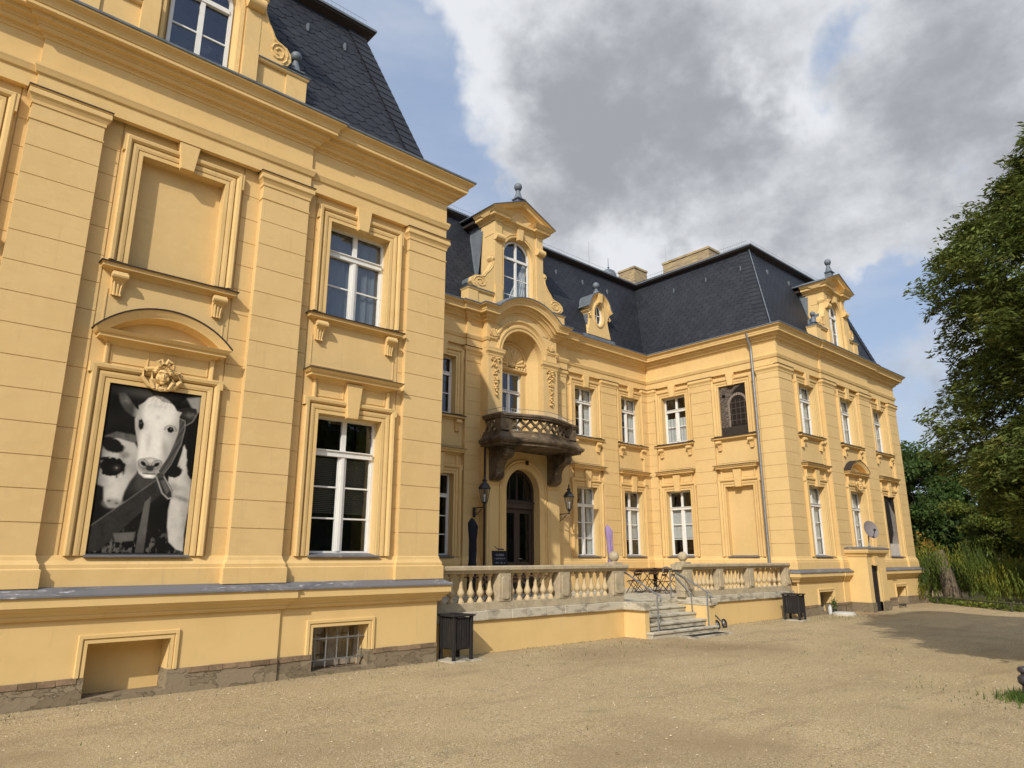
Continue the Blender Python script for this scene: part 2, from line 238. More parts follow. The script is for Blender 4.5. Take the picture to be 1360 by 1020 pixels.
# ------------------------------------------------------------------ mesh helpers
class MB:
    def __init__(s, fr=None): s.v = []; s.f = []; s.fr = fr
    def P(s, a, d, z): return s.fr(a, d, z) if s.fr else (a, d, z)
    def face(s, pts):
        i = len(s.v); s.v += [s.P(*p) for p in pts]; s.f.append(tuple(range(i, i+len(pts))))
    def raw(s, vs, fs):
        i = len(s.v); s.v += [s.P(*p) for p in vs]; s.f += [tuple(i+k for k in f) for f in fs]
    def box(s, a0, a1, d0, d1, z0, z1):
        v = [(a, d, z) for z in (z0, z1) for d in (d0, d1) for a in (a0, a1)]
        s.raw(v, [(0, 1, 3, 2), (4, 6, 7, 5), (0, 4, 5, 1), (2, 3, 7, 6), (0, 2, 6, 4), (1, 5, 7, 3)])
    def prism(s, poly, d0, d1):            # poly of (a,z) extruded over d
        n = len(poly); v = [(p[0], d0, p[1]) for p in poly] + [(p[0], d1, p[1]) for p in poly]
        s.raw(v, [tuple(range(n)), tuple(range(2*n-1, n-1, -1))] + [(i, (i+1) % n, n+(i+1) % n, n+i) for i in range(n)])
    def steps(s, a0, a1, d0, d1, prof, returns=True):   # rectangle footprint grown by p at each z; prof [(p,z)]
        v = []; k = 1 if returns else 0
        for p, z in prof: v += [(a0-p*k, d0, z), (a0-p*k, d1+p, z), (a1+p*k, d1+p, z), (a1+p*k, d0, z)]
        f = [(0, 1, 2, 3)]; n = len(prof)
        for i in range(n-1):
            for j in range(4): f.append((4*i+j, 4*i+(j+1) % 4, 4*i+4+(j+1) % 4, 4*i+4+j))
        f.append(tuple(4*(n-1)+j for j in (3, 2, 1, 0))); s.raw(v, f)
    def sweep(s, path, prof, closed=False):   # path of (a,z) in the wall plane, prof of (w,d): w is offset to the left of travel
        n = len(path); L = []
        for i in range(n):
            if closed: p0, p1, p2 = path[i-1], path[i], path[(i+1) % n]
            else: p0, p1, p2 = path[max(i-1, 0)], path[i], path[min(i+1, n-1)]
            def nrm(a, b):
                x, y = b[0]-a[0], b[1]-a[1]; l = math.hypot(x, y) or 1; return (-y/l, x/l)
            n1 = nrm(p0, p1) if p0 != p1 else nrm(p1, p2); n2 = nrm(p1, p2) if p1 != p2 else n1
            mx, my = n1[0]+n2[0], n1[1]+n2[1]; q = max(.3, (mx*mx+my*my)/2); mx, my = mx/q, my/q
            L.append((mx, my))
        k = len(prof); v = []
        for i in range(n):
            for w, d in prof: v.append((path[i][0]+L[i][0]*w, d, path[i][1]+L[i][1]*w))
        f = []
        for i in range(n if closed else n-1):
            for j in range(k-1):
                a, b = i*k, ((i+1) % n)*k; f.append((a+j, a+j+1, b+j+1, b+j))
        if not closed: f += [tuple(range(k)), tuple((n-1)*k+j for j in range(k-1, -1, -1))]
        s.raw(v, f)
    def lathe(s, cx, cy, prof, seg=16, ang0=0, square=False):   # world-z axis, prof (r,z), coordinates through the frame too
        v = []; n = len(prof)
        for r, z in prof:
            for i in range(seg):
                t = 2*math.pi*i/seg+ang0; v.append((cx+r*math.cos(t), cy+r*math.sin(t), z))
        f = [tuple(range(seg)), tuple(range(n*seg-1, (n-1)*seg-1, -1))]
        for j in range(n-1):
            for i in range(seg): f.append((j*seg+i, j*seg+(i+1) % seg, (j+1)*seg+(i+1) % seg, (j+1)*seg+i))
        s.raw(v, f)
    def tube(s, pts, r, seg=8, r1=None):
        pts = [Vector(p) for p in pts]; n = len(pts); v = []
        for i, p in enumerate(pts):
            t = (pts[min(i+1, n-1)]-pts[max(i-1, 0)]).normalized()
            a = t.cross(Vector((0, 0, 1))); a = t.cross(Vector((1, 0, 0))) if a.length < .1 else a; a.normalize(); b = t.cross(a)
            rr = r if r1 is None else r+(r1-r)*i/(n-1)
            for k in range(seg):
                c = 2*math.pi*k/seg; v.append(tuple(p+a*math.cos(c)*rr+b*math.sin(c)*rr))
        f = [tuple(range(seg)), tuple(range(n*seg-1, (n-1)*seg-1, -1))]
        for i in range(n-1):
            for k in range(seg): f.append((i*seg+k, i*seg+(k+1) % seg, (i+1)*seg+(k+1) % seg, (i+1)*seg+k))
        s.raw(v, f)
    def ball(s, c, r, seg=16, sc=(1, 1, 1)):
        v = []; f = []; rg = seg//2
        for j in range(rg+1):
            th = math.pi*j/rg
            for i in range(seg):
                ph = 2*math.pi*i/seg; v.append((c[0]+r*sc[0]*math.sin(th)*math.cos(ph), c[1]+r*sc[1]*math.sin(th)*math.sin(ph), c[2]+r*sc[2]*math.cos(th)))
        for j in range(rg):
            for i in range(seg): f.append((j*seg+i, j*seg+(i+1) % seg, (j+1)*seg+(i+1) % seg, (j+1)*seg+i))
        s.raw(v, f)
    def build(s, name, mat, parent=None, smooth=False, bevel=0, fix=True):
        me = bpy.data.meshes.new(name); me.from_pydata(s.v, [], s.f); me.materials.append(mat)
        if fix:
            bm = bmesh.new(); bm.from_mesh(me)
            if not smooth and len(s.v) < 60000: bmesh.ops.remove_doubles(bm, verts=bm.verts, dist=1e-5)
            if smooth: bmesh.ops.remove_doubles(bm, verts=bm.verts, dist=1e-5)
            bmesh.ops.recalc_face_normals(bm, faces=bm.faces); bm.to_mesh(me); bm.free()
        if smooth:
            me.polygons.foreach_set('use_smooth', [True]*len(me.polygons))
            try: me.set_sharp_from_angle(angle=R(38))
            except Exception: pass
        o = bpy.data.objects.new(name, me); COL.objects.link(o)
        if parent is not None:
            o.parent = parent; o.matrix_parent_inverse = Matrix.Identity(4)
            # parents of parts carry a location only: shift the mesh into their space
            loc = world_loc(parent); me.transform(Matrix.Translation(-loc))
        if bevel:
            md = o.modifiers.new('soft_edges', 'BEVEL'); md.width = bevel; md.segments = 2; md.limit_method = 'ANGLE'; md.angle_limit = R(40)
        return o
def world_loc(o):
    l = Vector(o.location)
    while o.parent is not None: o = o.parent; l += Vector(o.location)
    return l
def thing(name, label, cat, loc=(0, 0, 0), group=None):
    o = bpy.data.objects.new(name, None); COL.objects.link(o); o.location = loc; o.empty_display_size = .2
    o['label'] = label; o['category'] = cat
    if group: o['group'] = group
    return o
def tag(o, label, cat, group=None, kind=None):
    o['label'] = label; o['category'] = cat
    if group: o['group'] = group
    if kind: o['kind'] = kind
    return o
def rezero(o, loc):       # put the origin of a one-mesh thing at its base
    o.data.transform(Matrix.Translation(-Vector(loc))); o.location = loc; return o
def copy_tree(o, parent=None):
    c = o.copy(); COL.objects.link(c); c.parent = parent
    for ch in [x for x in bpy.data.objects if x.parent is o]: copy_tree(ch, c)
    return c

YA, YB, XC, XL = 11.27, 17.03, 22.85, 8.2
FA = lambda a, d, z: (a, YA-d, z)          # fronts of both wings
FB = lambda a, d, z: (a, YB-d, z)          # recessed centre
FC = lambda a, d, z: (XC-d, a, z)          # court side of the far wing
FL = lambda a, d, z: (XL+d, a, z)          # court side of the near wing
FP = lambda a, d, z: (a, 16.70-d, z)       # portal bay
RC = -.10                                  # depth of the wall behind the pilasters
J0, JP = 2.345, .4445                      # plaster courses
JOINTS = [J0+JP*i for i in range(14)]

def relief(fr, a0, a1, z0, z1, base, rects, mat, name, parent, back=None, rims=(1, 1)):
    """height-field wall: rects [(a0,a1,z0,z1,depth or None)] painted in order; None = open hole"""
    A = sorted({round(x, 4) for r in rects for x in r[:2] if a0 < x < a1} | {a0, a1})
    Z = sorted({round(x, 4) for r in rects for x in r[2:4] if z0 < x < z1} | {z0, z1})
    nA, nZ = len(A)-1, len(Z)-1; H = np.full((nA, nZ), base, float)
    ac = np.array([(A[i]+A[i+1])/2 for i in range(nA)]); zc = np.array([(Z[i]+Z[i+1])/2 for i in range(nZ)])
    for r in rects:
        ii = np.where((ac > r[0]) & (ac < r[1]))[0]; jj = np.where((zc > r[2]) & (zc < r[3]))[0]
        if len(ii) and len(jj): H[np.ix_(ii, jj)] = np.nan if r[4] is None else r[4]
    m = MB(fr); hd = -.34
    dd = lambda x: hd if np.isnan(x) else x
    for i in range(nA):
        for j in range(nZ):
            h = H[i, j]
            if not np.isnan(h): m.face([(A[i], h, Z[j]), (A[i+1], h, Z[j]), (A[i+1], h, Z[j+1]), (A[i], h, Z[j+1])])
            if i+1 < nA and dd(H[i+1, j]) != dd(h): g = dd(H[i+1, j]); m.face([(A[i+1], dd(h), Z[j]), (A[i+1], g, Z[j]), (A[i+1], g, Z[j+1]), (A[i+1], dd(h), Z[j+1])])
            if j+1 < nZ and dd(H[i, j+1]) != dd(h): g = dd(H[i, j+1]); m.face([(A[i], dd(h), Z[j+1]), (A[i], g, Z[j+1]), (A[i+1], g, Z[j+1]), (A[i+1], dd(h), Z[j+1])])
    if back is not None:      # outer rim back to depth `back`
        for j in range(nZ):
            for i, x in [q for q, k_ in zip(((0, A[0]), (nA-1, A[-1])), rims) if k_]: m.face([(x, dd(H[i, j]), Z[j]), (x, back, Z[j]), (x, back, Z[j+1]), (x, dd(H[i, j]), Z[j+1])])
        for i in range(nA):
            for j, z in ((0, Z[0]), (nZ-1, Z[-1])):
              if not np.isnan(H[i, j]): m.face([(A[i], dd(H[i, j]), z), (A[i+1], dd(H[i, j]), z), (A[i+1], back, z), (A[i], back, z)])
    return m.build(name, mat, parent)

def plan_sweep(path, prof, mat, name, parent, cap=True):
    """path of world (x,y); outward is to the right of travel; prof (d,z)"""
    m = MB(); n = len(path); k = len(prof)
    def nr(a, b): x, y = b[0]-a[0], b[1]-a[1]; l = math.hypot(x, y); return (y/l, -x/l)
    for i in range(n):
        n1 = nr(path[i-1], path[i]) if i > 0 else nr(path[0], path[1]); n2 = nr(path[i], path[i+1]) if i < n-1 else n1
        mx, my = n1[0]+n2[0], n1[1]+n2[1]; q = (mx*mx+my*my)/2
        for d, z in prof: m.v.append((path[i][0]+mx/q*d, path[i][1]+my/q*d, z))
    for i in range(n-1):
        for j in range(k-1): m.f.append((i*k+j, i*k+j+1, (i+1)*k+j+1, (i+1)*k+j))
    if cap: m.f += [tuple(range(k)), tuple((n-1)*k+j for j in range(k-1, -1, -1))]
    return m.build(name, mat, parent)

# ================================================================== THE MANOR HOUSE
house = thing('manor_house', 'ochre yellow manor house with two projecting wings, slate mansard roof and arched portal', 'building', (XL, YA, 0))

HW = .655      # half width of openings
LOW = (1.93, 4.41); UP = (6.30, 8.18)
def pilaster(fr, a0, a1, d=0.0, base=True, nm='pilaster', cap=True, rims=(1, 1)):
    rects = [(a0-1, a1+1, z, z+.011, d-.013) for z in JOINTS if z < 8.3]
    p = relief(fr, a0, a1, 1.92, 8.40, d, rects, M['plaster'], nm, house, back=RC-.01, rims=rims)
    if cap:
        m = MB(fr); m.steps(a0, a1, RC-.01, d, [(0, 8.36), (.015, 8.36), (.02, 8.41), (.045, 8.46), (.07, 8.49), (.07, 8.555), (.055, 8.575), (.075, 8.60), (.075, 8.618)]); m.build('capital', M['plaster_trim'], p); m = MB(fr); m.steps(a0, a1, RC-.008, d, [(.083, 8.6005), (.083, 8.6195)]); m.build('capital_flashing', M['eave'], p)
        m = MB(fr); m.steps(a0, a1, RC-.01, d, [(.0, 8.10), (.014, 8.105), (.014, 8.125), (0, 8.13)]); m.build('astragal', M['plaster_trim'], p)
    if base:
        m = MB(fr); m.steps(a0, a1, RC-.01, d, [(.078, 1.50), (.078, 1.735), (.055, 1.75), (.055, 1.80), (.02, 1.86), (.012, 1.90), (0, 1.925)]); m.build('base', M['plaster_trim'], p)
    return p

def sash_window(fr, c, z0, z1, hw=HW, rows=3, tr=.27, depth=-.34, deco=None, name='window', mat='white', seam=0):
    a0, a1 = c-hw, c+hw; zt = z1-(z1-z0)*tr; m = MB(fr); D0, D1 = depth, depth+.05
    fw = .055
    m.box(a0, a0+fw, D0, D1, z0, z1); m.box(a1-fw, a1, D0, D1, z0, z1)
    m.box(a0+fw, a1-fw, D0, D1, z1-fw, z1); m.box(a0+fw, a1-fw, D0, D1, z0, z0+fw+.02)
    m.box(a0+fw, a1-fw, D0+.001, D1+.035, zt-.05, zt+.04); m.box(a0+fw, a1-fw, D0, D1+.06, zt+.04, zt+.06)
    m.box(c-.055, c+.055, D0, D1+.004, z0+fw+.02, zt-.05); m.box(c-.028, c+.028, D1+.004, D1+.02, z0+fw+.02, zt-.05)
    m.box(c-.045, c+.045, D0, D1+.004, zt+.06, z1-fw)
    for s in (-1, 1):       # sash rails
        x0, x1 = (a0+fw, c-.055) if s < 0 else (c+.055, a1-fw)
        m.box(x0, x0+.03, D0+.002, D1-.012, z0+fw+.02, zt-.05); m.box(x1-.03, x1, D0+.002, D1-.012, z0+fw+.02, zt-.05)
        for k in range(1, rows):
            z = z0+.09+(zt-.05-z0-.09)*k/rows; m.box(x0+.03, x1-.03, D0+.004, D1-.015, z-.014, z+.014)
    w = m.build(name, M[mat], house)
    g = MB(fr); g.box(a0+fw*.5, a1-fw*.5, D0+.012, D0+.018, z0+.03, z1-.03); g.build('pane', M['glass'], w)
    if deco == 'blind':
        b = MB(fr); n = 30
        for i in range(n): z = zt-.08-(zt-z0-.2)*.62*i/n; b.face([(a0+.08, D0-.07, z), (a1-.08, D0-.07, z), (a1-.08, D0-.09, z-.022), (a0+.08, D0-.09, z-.022)])
        b.build('slat_blind', M['blind'], w)
    if deco in ('curtain', 'curtain_sides', 'half', 'roller', 'sheer'):
        b = MB(fr)
        def drape(x0, x1, zz0, zz1, amp=.03):
            n = 22; v = []; 
            for i in range(n+1): x = x0+(x1-x0)*i/n; y = D0-.05+amp*.6*math.sin(i*1.9+x*3); v += [(x, y, zz0), (x, y, zz1)]
            b.raw(v, [(2*i, 2*i+2, 2*i+3, 2*i+1) for i in range(n)])
        if deco in ('curtain', 'sheer'): drape(a0+.03, a1-.03, z0+.05, z1-.05)
        if deco == 'curtain_sides': drape(a0+.03, a0+.28, z0+.05, z1-.05); drape(a1-.32, a1-.03, z0+.05, z1-.05)
        if deco == 'half': drape(a0+.03, a1-.03, z0+.05, z0+(z1-z0)*.55)
        if deco == 'roller': drape(a0+.05, a1-.05, z0+(zt-z0)*.38, zt-.03, .004)
        b.build('curtain', M['sheer' if deco == 'sheer' else 'curtain'], w)
    return w

# moulding profiles across the window surrounds (w outward from the opening, depth)
SURR = [(0, RC-.005), (0, -.055), (.062, -.055), (.064, -.078), (.076, -.078), (.078, -.050), (.12, -.040), (.155, -.040), (.158, -.075), (.176, -.078), (.180, -.035), (.20, -.022), (.204, -.008), (.250, .0), (.262, -.006), (.268, -.03), (.268, RC-.005)]
SMALL = [(0, RC-.005), (0, -.045), (.012, -.03), (.04, -.02), (.055, -.02), (.06, -.03), (.06, RC-.005)]

def console(fr, a, ztop, h=.34, w=.10, par=None):
    m = MB(fr); d0 = RC-.005
    prof = [(d0, 0), (.06, 0), (.075, -.05), (.06, -.10), (.02, -.125), (-.02, -.16), (-.035, -.24), (-.05, -h), (d0, -h)]
    # body extruded sideways
    n = len(prof); v = [(a-w, p[0], ztop+p[1]) for p in prof]+[(a+w, p[0], ztop+p[1]) for p in prof]
    # taper towards the foot
    v = [((a+(x-a)*(1-.28*((ztop-z)/h))), d, z) for x, d, z in v]
    m.raw(v, [tuple(range(n)), tuple(range(2*n-1, n-1, -1))]+[(i, (i+1) % n, n+(i+1) % n, n+i) for i in range(n)])
    for s in (-1, 0, 1): m.tube([(a+s*w*.55, .0-.01, ztop-.14), (a+s*w*.45, -.03, ztop-.24), (a+s*w*.4, -.045, ztop-h+.01)], .018, 6)
    m.tube([(a-w-.012, .035, ztop-.06), (a+w+.012, .035, ztop-.06)], .045, 10)
    for s in (-1, 0, 1): m.ball((a+s*w*.42, -.035, ztop-h-.005), .022, 6)
    return m.build('bracket', M['plaster_trim'], par)

def upper_surround(fr, c, hw=HW, flip=1, consoles=True, key=True, sill=True, z0=UP[0], z1=UP[1]):
    m = MB(fr); a0, a1 = c-hw, c+hw
    m.sweep([(a0, z0), (a0, z1), (a1, z1), (a1, z0)], SURR)
    # small ears
    m.box(a0-.268-.03, a0-.20, RC-.004, -.012, z1-.02, z1+.2681) ; m.box(a1+.20, a1+.268+.03, RC-.004, -.012, z1-.02, z1+.2681)
    s = m.build('window_surround', M['plaster_trim'], house)
    if key:
        m = MB(fr); m.prism([(c-.105, z1-.03), (c+.105, z1-.03), (c+.165, 8.62), (c-.165, 8.62)], RC-.004, .035); m.build('keystone', M['plaster_trim'], s, bevel=.008)
    if sill:
        m = MB(fr); m.steps(c-hw-.19, c+hw+.19, RC-.005, RC, [(.0, 6.10), (.03, 6.11), (.05, 6.14), (.10, 6.155), (.15, 6.165), (.15, 6.215), (.165, 6.22)]); m.build('sill_moulding', M['plaster_trim'], s)
        m = MB(fr); m.steps(c-hw-.19, c+hw+.19, RC-.34+.34-.005, RC, [(.185, 6.2205), (.185, 6.238), (.0, 6.30)]); m.box(a0+.002, a1-.002, -.33, RC, 6.2215, 6.300); m.build('sill_flashing', M['eave'], s)
    if consoles:
        console(fr, c-hw-.09, 6.10, par=s); console(fr, c+hw+.09, 6.10, par=s)
        m = MB(fr)   # sunk panel line under the sill
        x0, x1, y0, y1 = c-hw-.22, c+hw+.22, 5.28, 5.86
        m.sweep([(x0, y1), (x0, y0), (x1, y0), (x1, y1)], [(-.006, RC+.001), (-.004, RC+.012), (.016, RC+.012), (.018, RC+.001)]); m.build('apron_panel', M['plaster'], s)
    return s

def lower_surround(fr, c, hw=HW, hood='flat', key=True, z0=1.93, z1=4.41, sill=True):
    a0, a1 = c-hw, c+hw; m = MB(fr)
    m.sweep([(a0, z0-.01), (a0, z1), (a1, z1), (a1, z0-.01)], SURR)
    ra = hw+.07
    # stepped outer moulding, shoulders then the frieze panel
    m.box(c-ra-.005, c+ra+.005, RC-.004, -.07, z1+.2682, 5.03)
    m.sweep([(c-ra+.0, z1+.2), (c-ra, 5.0)], SMALL); m.sweep([(c+ra, 5.0), (c+ra, z1+.2)], SMALL)
    m.sweep([(c-hw-.262, z1+.12), (c-hw-.262, z1+.24), (c-ra-.06, z1+.24)], [(-.02, -.02), (.0, .0), (.035, .0), (.04, -.02), (.04, RC)])
    m.sweep([(c+ra+.06, z1+.24), (c+hw+.262, z1+.24), (c+hw+.262, z1+.12)], [(-.02, -.02), (.0, .0), (.035, .0), (.04, -.02), (.04, RC)])
    for s in (-1, 1):
        x0, x1 = (c+s*.20, c+s*(ra-.04)) if s > 0 else (c+s*(ra-.04), c+s*.20)
        m.sweep([(x0, 4.74), (x0, 4.97), (x1, 4.97), (x1, 4.74)], [(0, -.07), (.003, -.058), (.018, -.058), (.02, -.07)], closed=True)
    m.sweep([(c-ra, 4.985), (c+ra, 4.985)], [(0, -.07), (0, -.045), (.03, -.03), (.03, -.07)])
    su = m.build('window_surround', M['plaster_trim'], house)
    if key:
        m = MB(fr); m.prism([(c-.12, z1-.035), (c+.10, z1-.035), (c+.165, 5.02), (c-.165, 5.02)], RC-.003, .03); m.build('keystone', M['plaster_trim'], su, bevel=.008)
    m = MB(fr)
    m.steps(c-ra-.02, c+ra+.02, RC-.005, RC+.03, [(0, 5.0), (.03, 5.005), (.06, 5.03), (.10, 5.055), (.17, 5.06), (.17, 5.105), (.20, 5.115), (.225, 5.15), (.235, 5.165)]); m.build('hood_moulding', M['plaster_trim'], su)
    if hood == 'flat':
        m = MB(fr); m.steps(c-ra-.02, c+ra+.02, RC-.005, RC+.03, [(.245, 5.1655), (.245, 5.178), (.0, 5.22)]); m.build('hood_flashing', M['eave'], su)
    else:
        r = ra+.02+.235; rise = .44; rad = (r*r+rise*rise)/(2*rise); zc = 5.17+rise-rad; th = math.asin(r/rad); n = 20
        path = [(c+rad*math.sin(-th+2*th*i/n), zc+rad*math.cos(-th+2*th*i/n)) for i in range(n+1)]
        m = MB(fr); m.sweep(path, [(-.17, RC), (-.17, -.03), (-.13, .0), (-.12, .10), (-.08, .11), (-.03, .15), (.0, .16), (0.0, RC)]); m.build('segmental_pediment', M['plaster_trim'], su, smooth=True)
        m = MB(fr); m.sweep(path, [(.0005, RC), (.0005, .172), (.022, .175), (.03, RC)]); m.build('pediment_flashing', M['eave'], su)
        m = MB(fr); m.prism([(c+(rad-.1)*math.sin(-th+2*th*i/n), zc+(rad-.1)*math.cos(-th+2*th*i/n)) for i in range(n+1)], RC, RC+.02); m.build('tympanum', M['plaster'], su)
    if sill:
        m = MB(fr); v = [(a0+.002, -.30, 1.975), (a1-.002, -.30, 1.975), (a0-.03, -.005, 1.925), (a1+.06, -.005, 1.925), (a0+.002, -.30, 1.90), (a1-.002, -.30, 1.90), (a0-.03, -.005, 1.90), (a1+.06, -.005, 1.90)]
        m.raw(v, [(0, 1, 3, 2), (4, 6, 7, 5), (2, 3, 7, 6), (0, 2, 6, 4), (1, 5, 7, 3)]); m.build('window_sill', M['ledge'], su)
    return su

def wall_bay(fr, a0, a1, bays, z0=1.50, z1=8.70, extra=(), name='wall', hole_low=True, strips=None):
    """plain wall with plaster courses beside the windows; bays [(centre, low_open, up_open, hw)]"""
    rects = []
    for z in JOINTS:
        rects.append((a0-1, a1+1, z, z+.011, RC-.012))
    for c, lo, up, hw in bays:
        rects.append((c-hw-.31, c+hw+.31, 1.0, 9.0, RC))          # plain field behind the window column
        for e in (c-hw-.322, c+hw+.31): rects.append((e-.003, e+.015, 1.93, 8.7, RC-.018))
        rects.append((c-hw, c+hw, LOW[0], LOW[1], None if lo else RC-.16))
        rects.append((c-hw, c+hw, UP[0], UP[1], None if up else RC-.16))
    rects += list(extra)
    return relief(fr, a0, a1, z0, z1, RC, rects, M['plaster'], name, house)

# ---- near wing (front seen across the left of the picture)
LB = [(-.45, True, True, HW), (2.85, False, False, HW), (6.18, True, True, HW)]
wall_bay(FA, -7.0, XL, LB)
relief(FL, YA+.112, YB+.1, 1.5, 8.7, RC+.1, [(0, 99, z, z+.013, RC+.086) for z in JOINTS], M['plaster'], 'wall', house)
PF = .045
pilaster(FA, .66, 1.60, PF); pilaster(FA, 4.13, 5.0, PF); pilaster(FA, 7.27, XL, 0.0); pilaster(FA, -2.2, -1.25, 0.0)
# ---- far wing
DB = [(25.08, True, True, .63), (28.58, True, True, .63), (31.85, False, True, .63)]
wall_bay(FA, XC, 33.8, DB)
for a0, a1, d in ((XC, 23.85, 0), (26.24, 27.30, PF), (29.63, 30.72, PF), (32.85, 33.8, 0)): pilaster(FA, a0, a1, d, rims=(a0 > XC, 1))
relief(lambda a, d, z: (33.8+d, a, z), YA+.112, 24, 1.0, 8.7, 0, [], M['plaster'], 'wall', house)
# ---- court side of the far wing
CB = [(15.80, True, True, .56), (13.18, False, False, .56)]
wall_bay(FC, YA, YB, CB, z0=.7)
pilaster(FC, YA, 12.10, rims=(0, 1), base=False, cap=False); pilaster(FC, 14.02, 14.92); pilaster(FC, 16.66, YB)
m = MB(FC); m.steps(YA+.118, 12.10, RC-.01, -.004, [(0, 8.36), (.015, 8.36), (.02, 8.41), (.045, 8.46), (.07, 8.49), (.07, 8.555), (.055, 8.575), (.075, 8.60), (.075, 8.6175)]); m.build('capital', M['plaster_trim'], house)
m = MB(FC); m.steps(YA+.118, 12.10, RC-.01, -.004, [(.078, 1.501), (.078, 1.736), (.055, 1.751), (.055, 1.801), (.02, 1.861), (.012, 1.901), (0, 1.926)]); m.build('base', M['plaster_trim'], house)
# ---- recessed centre
BB = [(9.60, True, True, .57), (12.38, True, True, .57), (19.10, True, True, .57), (21.80, True, True, .57)]
wall_bay(FB, XL, 14.0, BB[:2], z0=.7); wall_bay(FB, 17.1, XC, BB[2:], z0=.7)
for a0, a1 in ((10.55, 11.45), (13.30, 14.12), (17.05, 18.0), (20.0, 20.88), (22.5, XC)): pilaster(FB, a0, a1)

for c, lo, up, hw in LB:
    s = upper_surround(FA, c, hw); lower_surround(FA, c, hw, 'arch' if c == 2.85 else 'flat', key=(c != 2.85), sill=True)
for i, (c, lo, up, hw) in enumerate(DB):
    upper_surround(FA, c, hw); lower_surround(FA, c, hw, 'arch' if i == 1 else 'flat', key=(i != 1))
for i, (c, lo, up, hw) in enumerate(CB): upper_surround(FC, c, hw); lower_surround(FC, c, hw)
for i, (c, lo, up, hw) in enumerate(BB): upper_surround(FB, c, hw); lower_surround(FB, c, hw)

sash_window(FA, 6.18, *LOW, deco='blind'); sash_window(FA, 6.18, *UP, rows=2, tr=.30, deco='sheer')
sash_window(FA, -.45, *LOW); sash_window(FA, -.45, *UP, rows=2, tr=.3)
sash_window(FA, 25.08, *LOW, hw=.63, deco='curtain'); sash_window(FA, 25.08, *UP, hw=.63, rows=2, tr=.3, deco='curtain')
sash_window(FA, 28.58, *LOW, hw=.63, deco='curtain'); sash_window(FA, 28.58, *UP, hw=.63, rows=2, tr=.3, deco='curtain'); sash_window(FA, 31.85, *UP, hw=.63, rows=2, tr=.3, deco='curtain')
sash_window(FC, 15.80, *LOW, hw=.56, deco='roller'); sash_window(FC, 15.80, *UP, hw=.56, rows=2, tr=.3, deco='half')
sash_window(FB, 9.60, *LOW, hw=.57); sash_window(FB, 9.60, *UP, hw=.57, rows=2, tr=.3)
sash_window(FB, 12.38, *LOW, hw=.57); sash_window(FB, 12.38, *UP, hw=.57, rows=2, tr=.3)
sash_window(FB, 19.10, *LOW, hw=.57, deco='curtain_sides'); sash_window(FB, 19.10, *UP, hw=.57, rows=2, tr=.3, deco='curtain_sides')
sash_window(FB, 21.80, *LOW, hw=.57, deco='roller'); sash_window(FB, 21.80, *UP, hw=.57, rows=2, tr=.3, deco='curtain_sides')

# dark sheets behind the glass, their colour stands in for unlit rooms
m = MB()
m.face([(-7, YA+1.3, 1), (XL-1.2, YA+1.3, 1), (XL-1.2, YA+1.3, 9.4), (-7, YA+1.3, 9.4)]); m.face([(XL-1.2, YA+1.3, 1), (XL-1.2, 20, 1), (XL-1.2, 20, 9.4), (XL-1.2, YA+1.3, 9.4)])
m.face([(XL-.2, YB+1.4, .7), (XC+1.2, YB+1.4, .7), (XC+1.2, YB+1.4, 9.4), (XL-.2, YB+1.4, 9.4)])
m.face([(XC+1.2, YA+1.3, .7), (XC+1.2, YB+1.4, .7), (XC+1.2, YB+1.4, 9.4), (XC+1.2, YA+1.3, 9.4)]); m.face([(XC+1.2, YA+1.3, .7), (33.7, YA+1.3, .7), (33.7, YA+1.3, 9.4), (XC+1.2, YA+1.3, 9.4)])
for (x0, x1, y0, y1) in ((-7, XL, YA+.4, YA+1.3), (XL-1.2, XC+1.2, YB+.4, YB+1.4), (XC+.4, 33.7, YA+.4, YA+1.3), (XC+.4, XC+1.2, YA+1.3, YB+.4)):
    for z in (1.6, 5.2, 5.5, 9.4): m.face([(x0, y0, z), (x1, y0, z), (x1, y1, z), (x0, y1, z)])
m.build('room_shade_sheet', M['room'], house, fix=False)

# ---- entablature
ENT = [(RC, 8.62), (0, 8.62), (0, 8.85), (.03, 8.87), (.05, 8.93), (.062, 8.96), (.062, 9.005), (.02, 9.03), (0, 9.04), (0, 9.46), (.02, 9.465), (.03, 9.50), (.05, 9.505), (.052, 9.525), (.09, 9.53), (.11, 9.555), (.115, 9.59), (.135, 9.592), (.14, 9.62), (.165, 9.64), (.215, 9.645), (.218, 9.69),
       (.235, 9.694), (.24, 9.715), (.31, 9.716), (.322, 9.73), (.322, 9.79), (.338, 9.793), (.338, 9.815), (.345, 9.845), (.365, 9.88), (.41, 9.91), (.425, 9.925), (.44, 9.928), (.44, 9.96), (RC, 9.957)]
GUT = [(.30, 9.955), (.462, 9.9605), (.465, 9.995), (.30, 10.06), (-.25, 10.07)]
PW = 1.5
pathL = [(-7, YA), (.66, YA), (.66, YA-.05), (5.0, YA-.05), (5.0, YA), (XL, YA), (XL, YB), (13.28, YB), (13.28, YB-.08), (13.925, YB-.08), (13.925, 16.695), (14.0, 16.695)]
pathR = [(17.10, 16.695), (17.175, 16.695), (17.175, YB-.08), (18.0, YB-.08), (18.0, YB), (XC, YB), (XC, YA), (26.2, YA), (26.2, YA-.05), (30.75, YA-.05), (30.75, YA), (33.8, YA), (33.8, 24)]
for p in (pathL, pathR):
    plan_sweep(p, ENT, M['plaster_trim'], 'cornice', house); plan_sweep(p, GUT, M['zinc'], 'gutter', house)

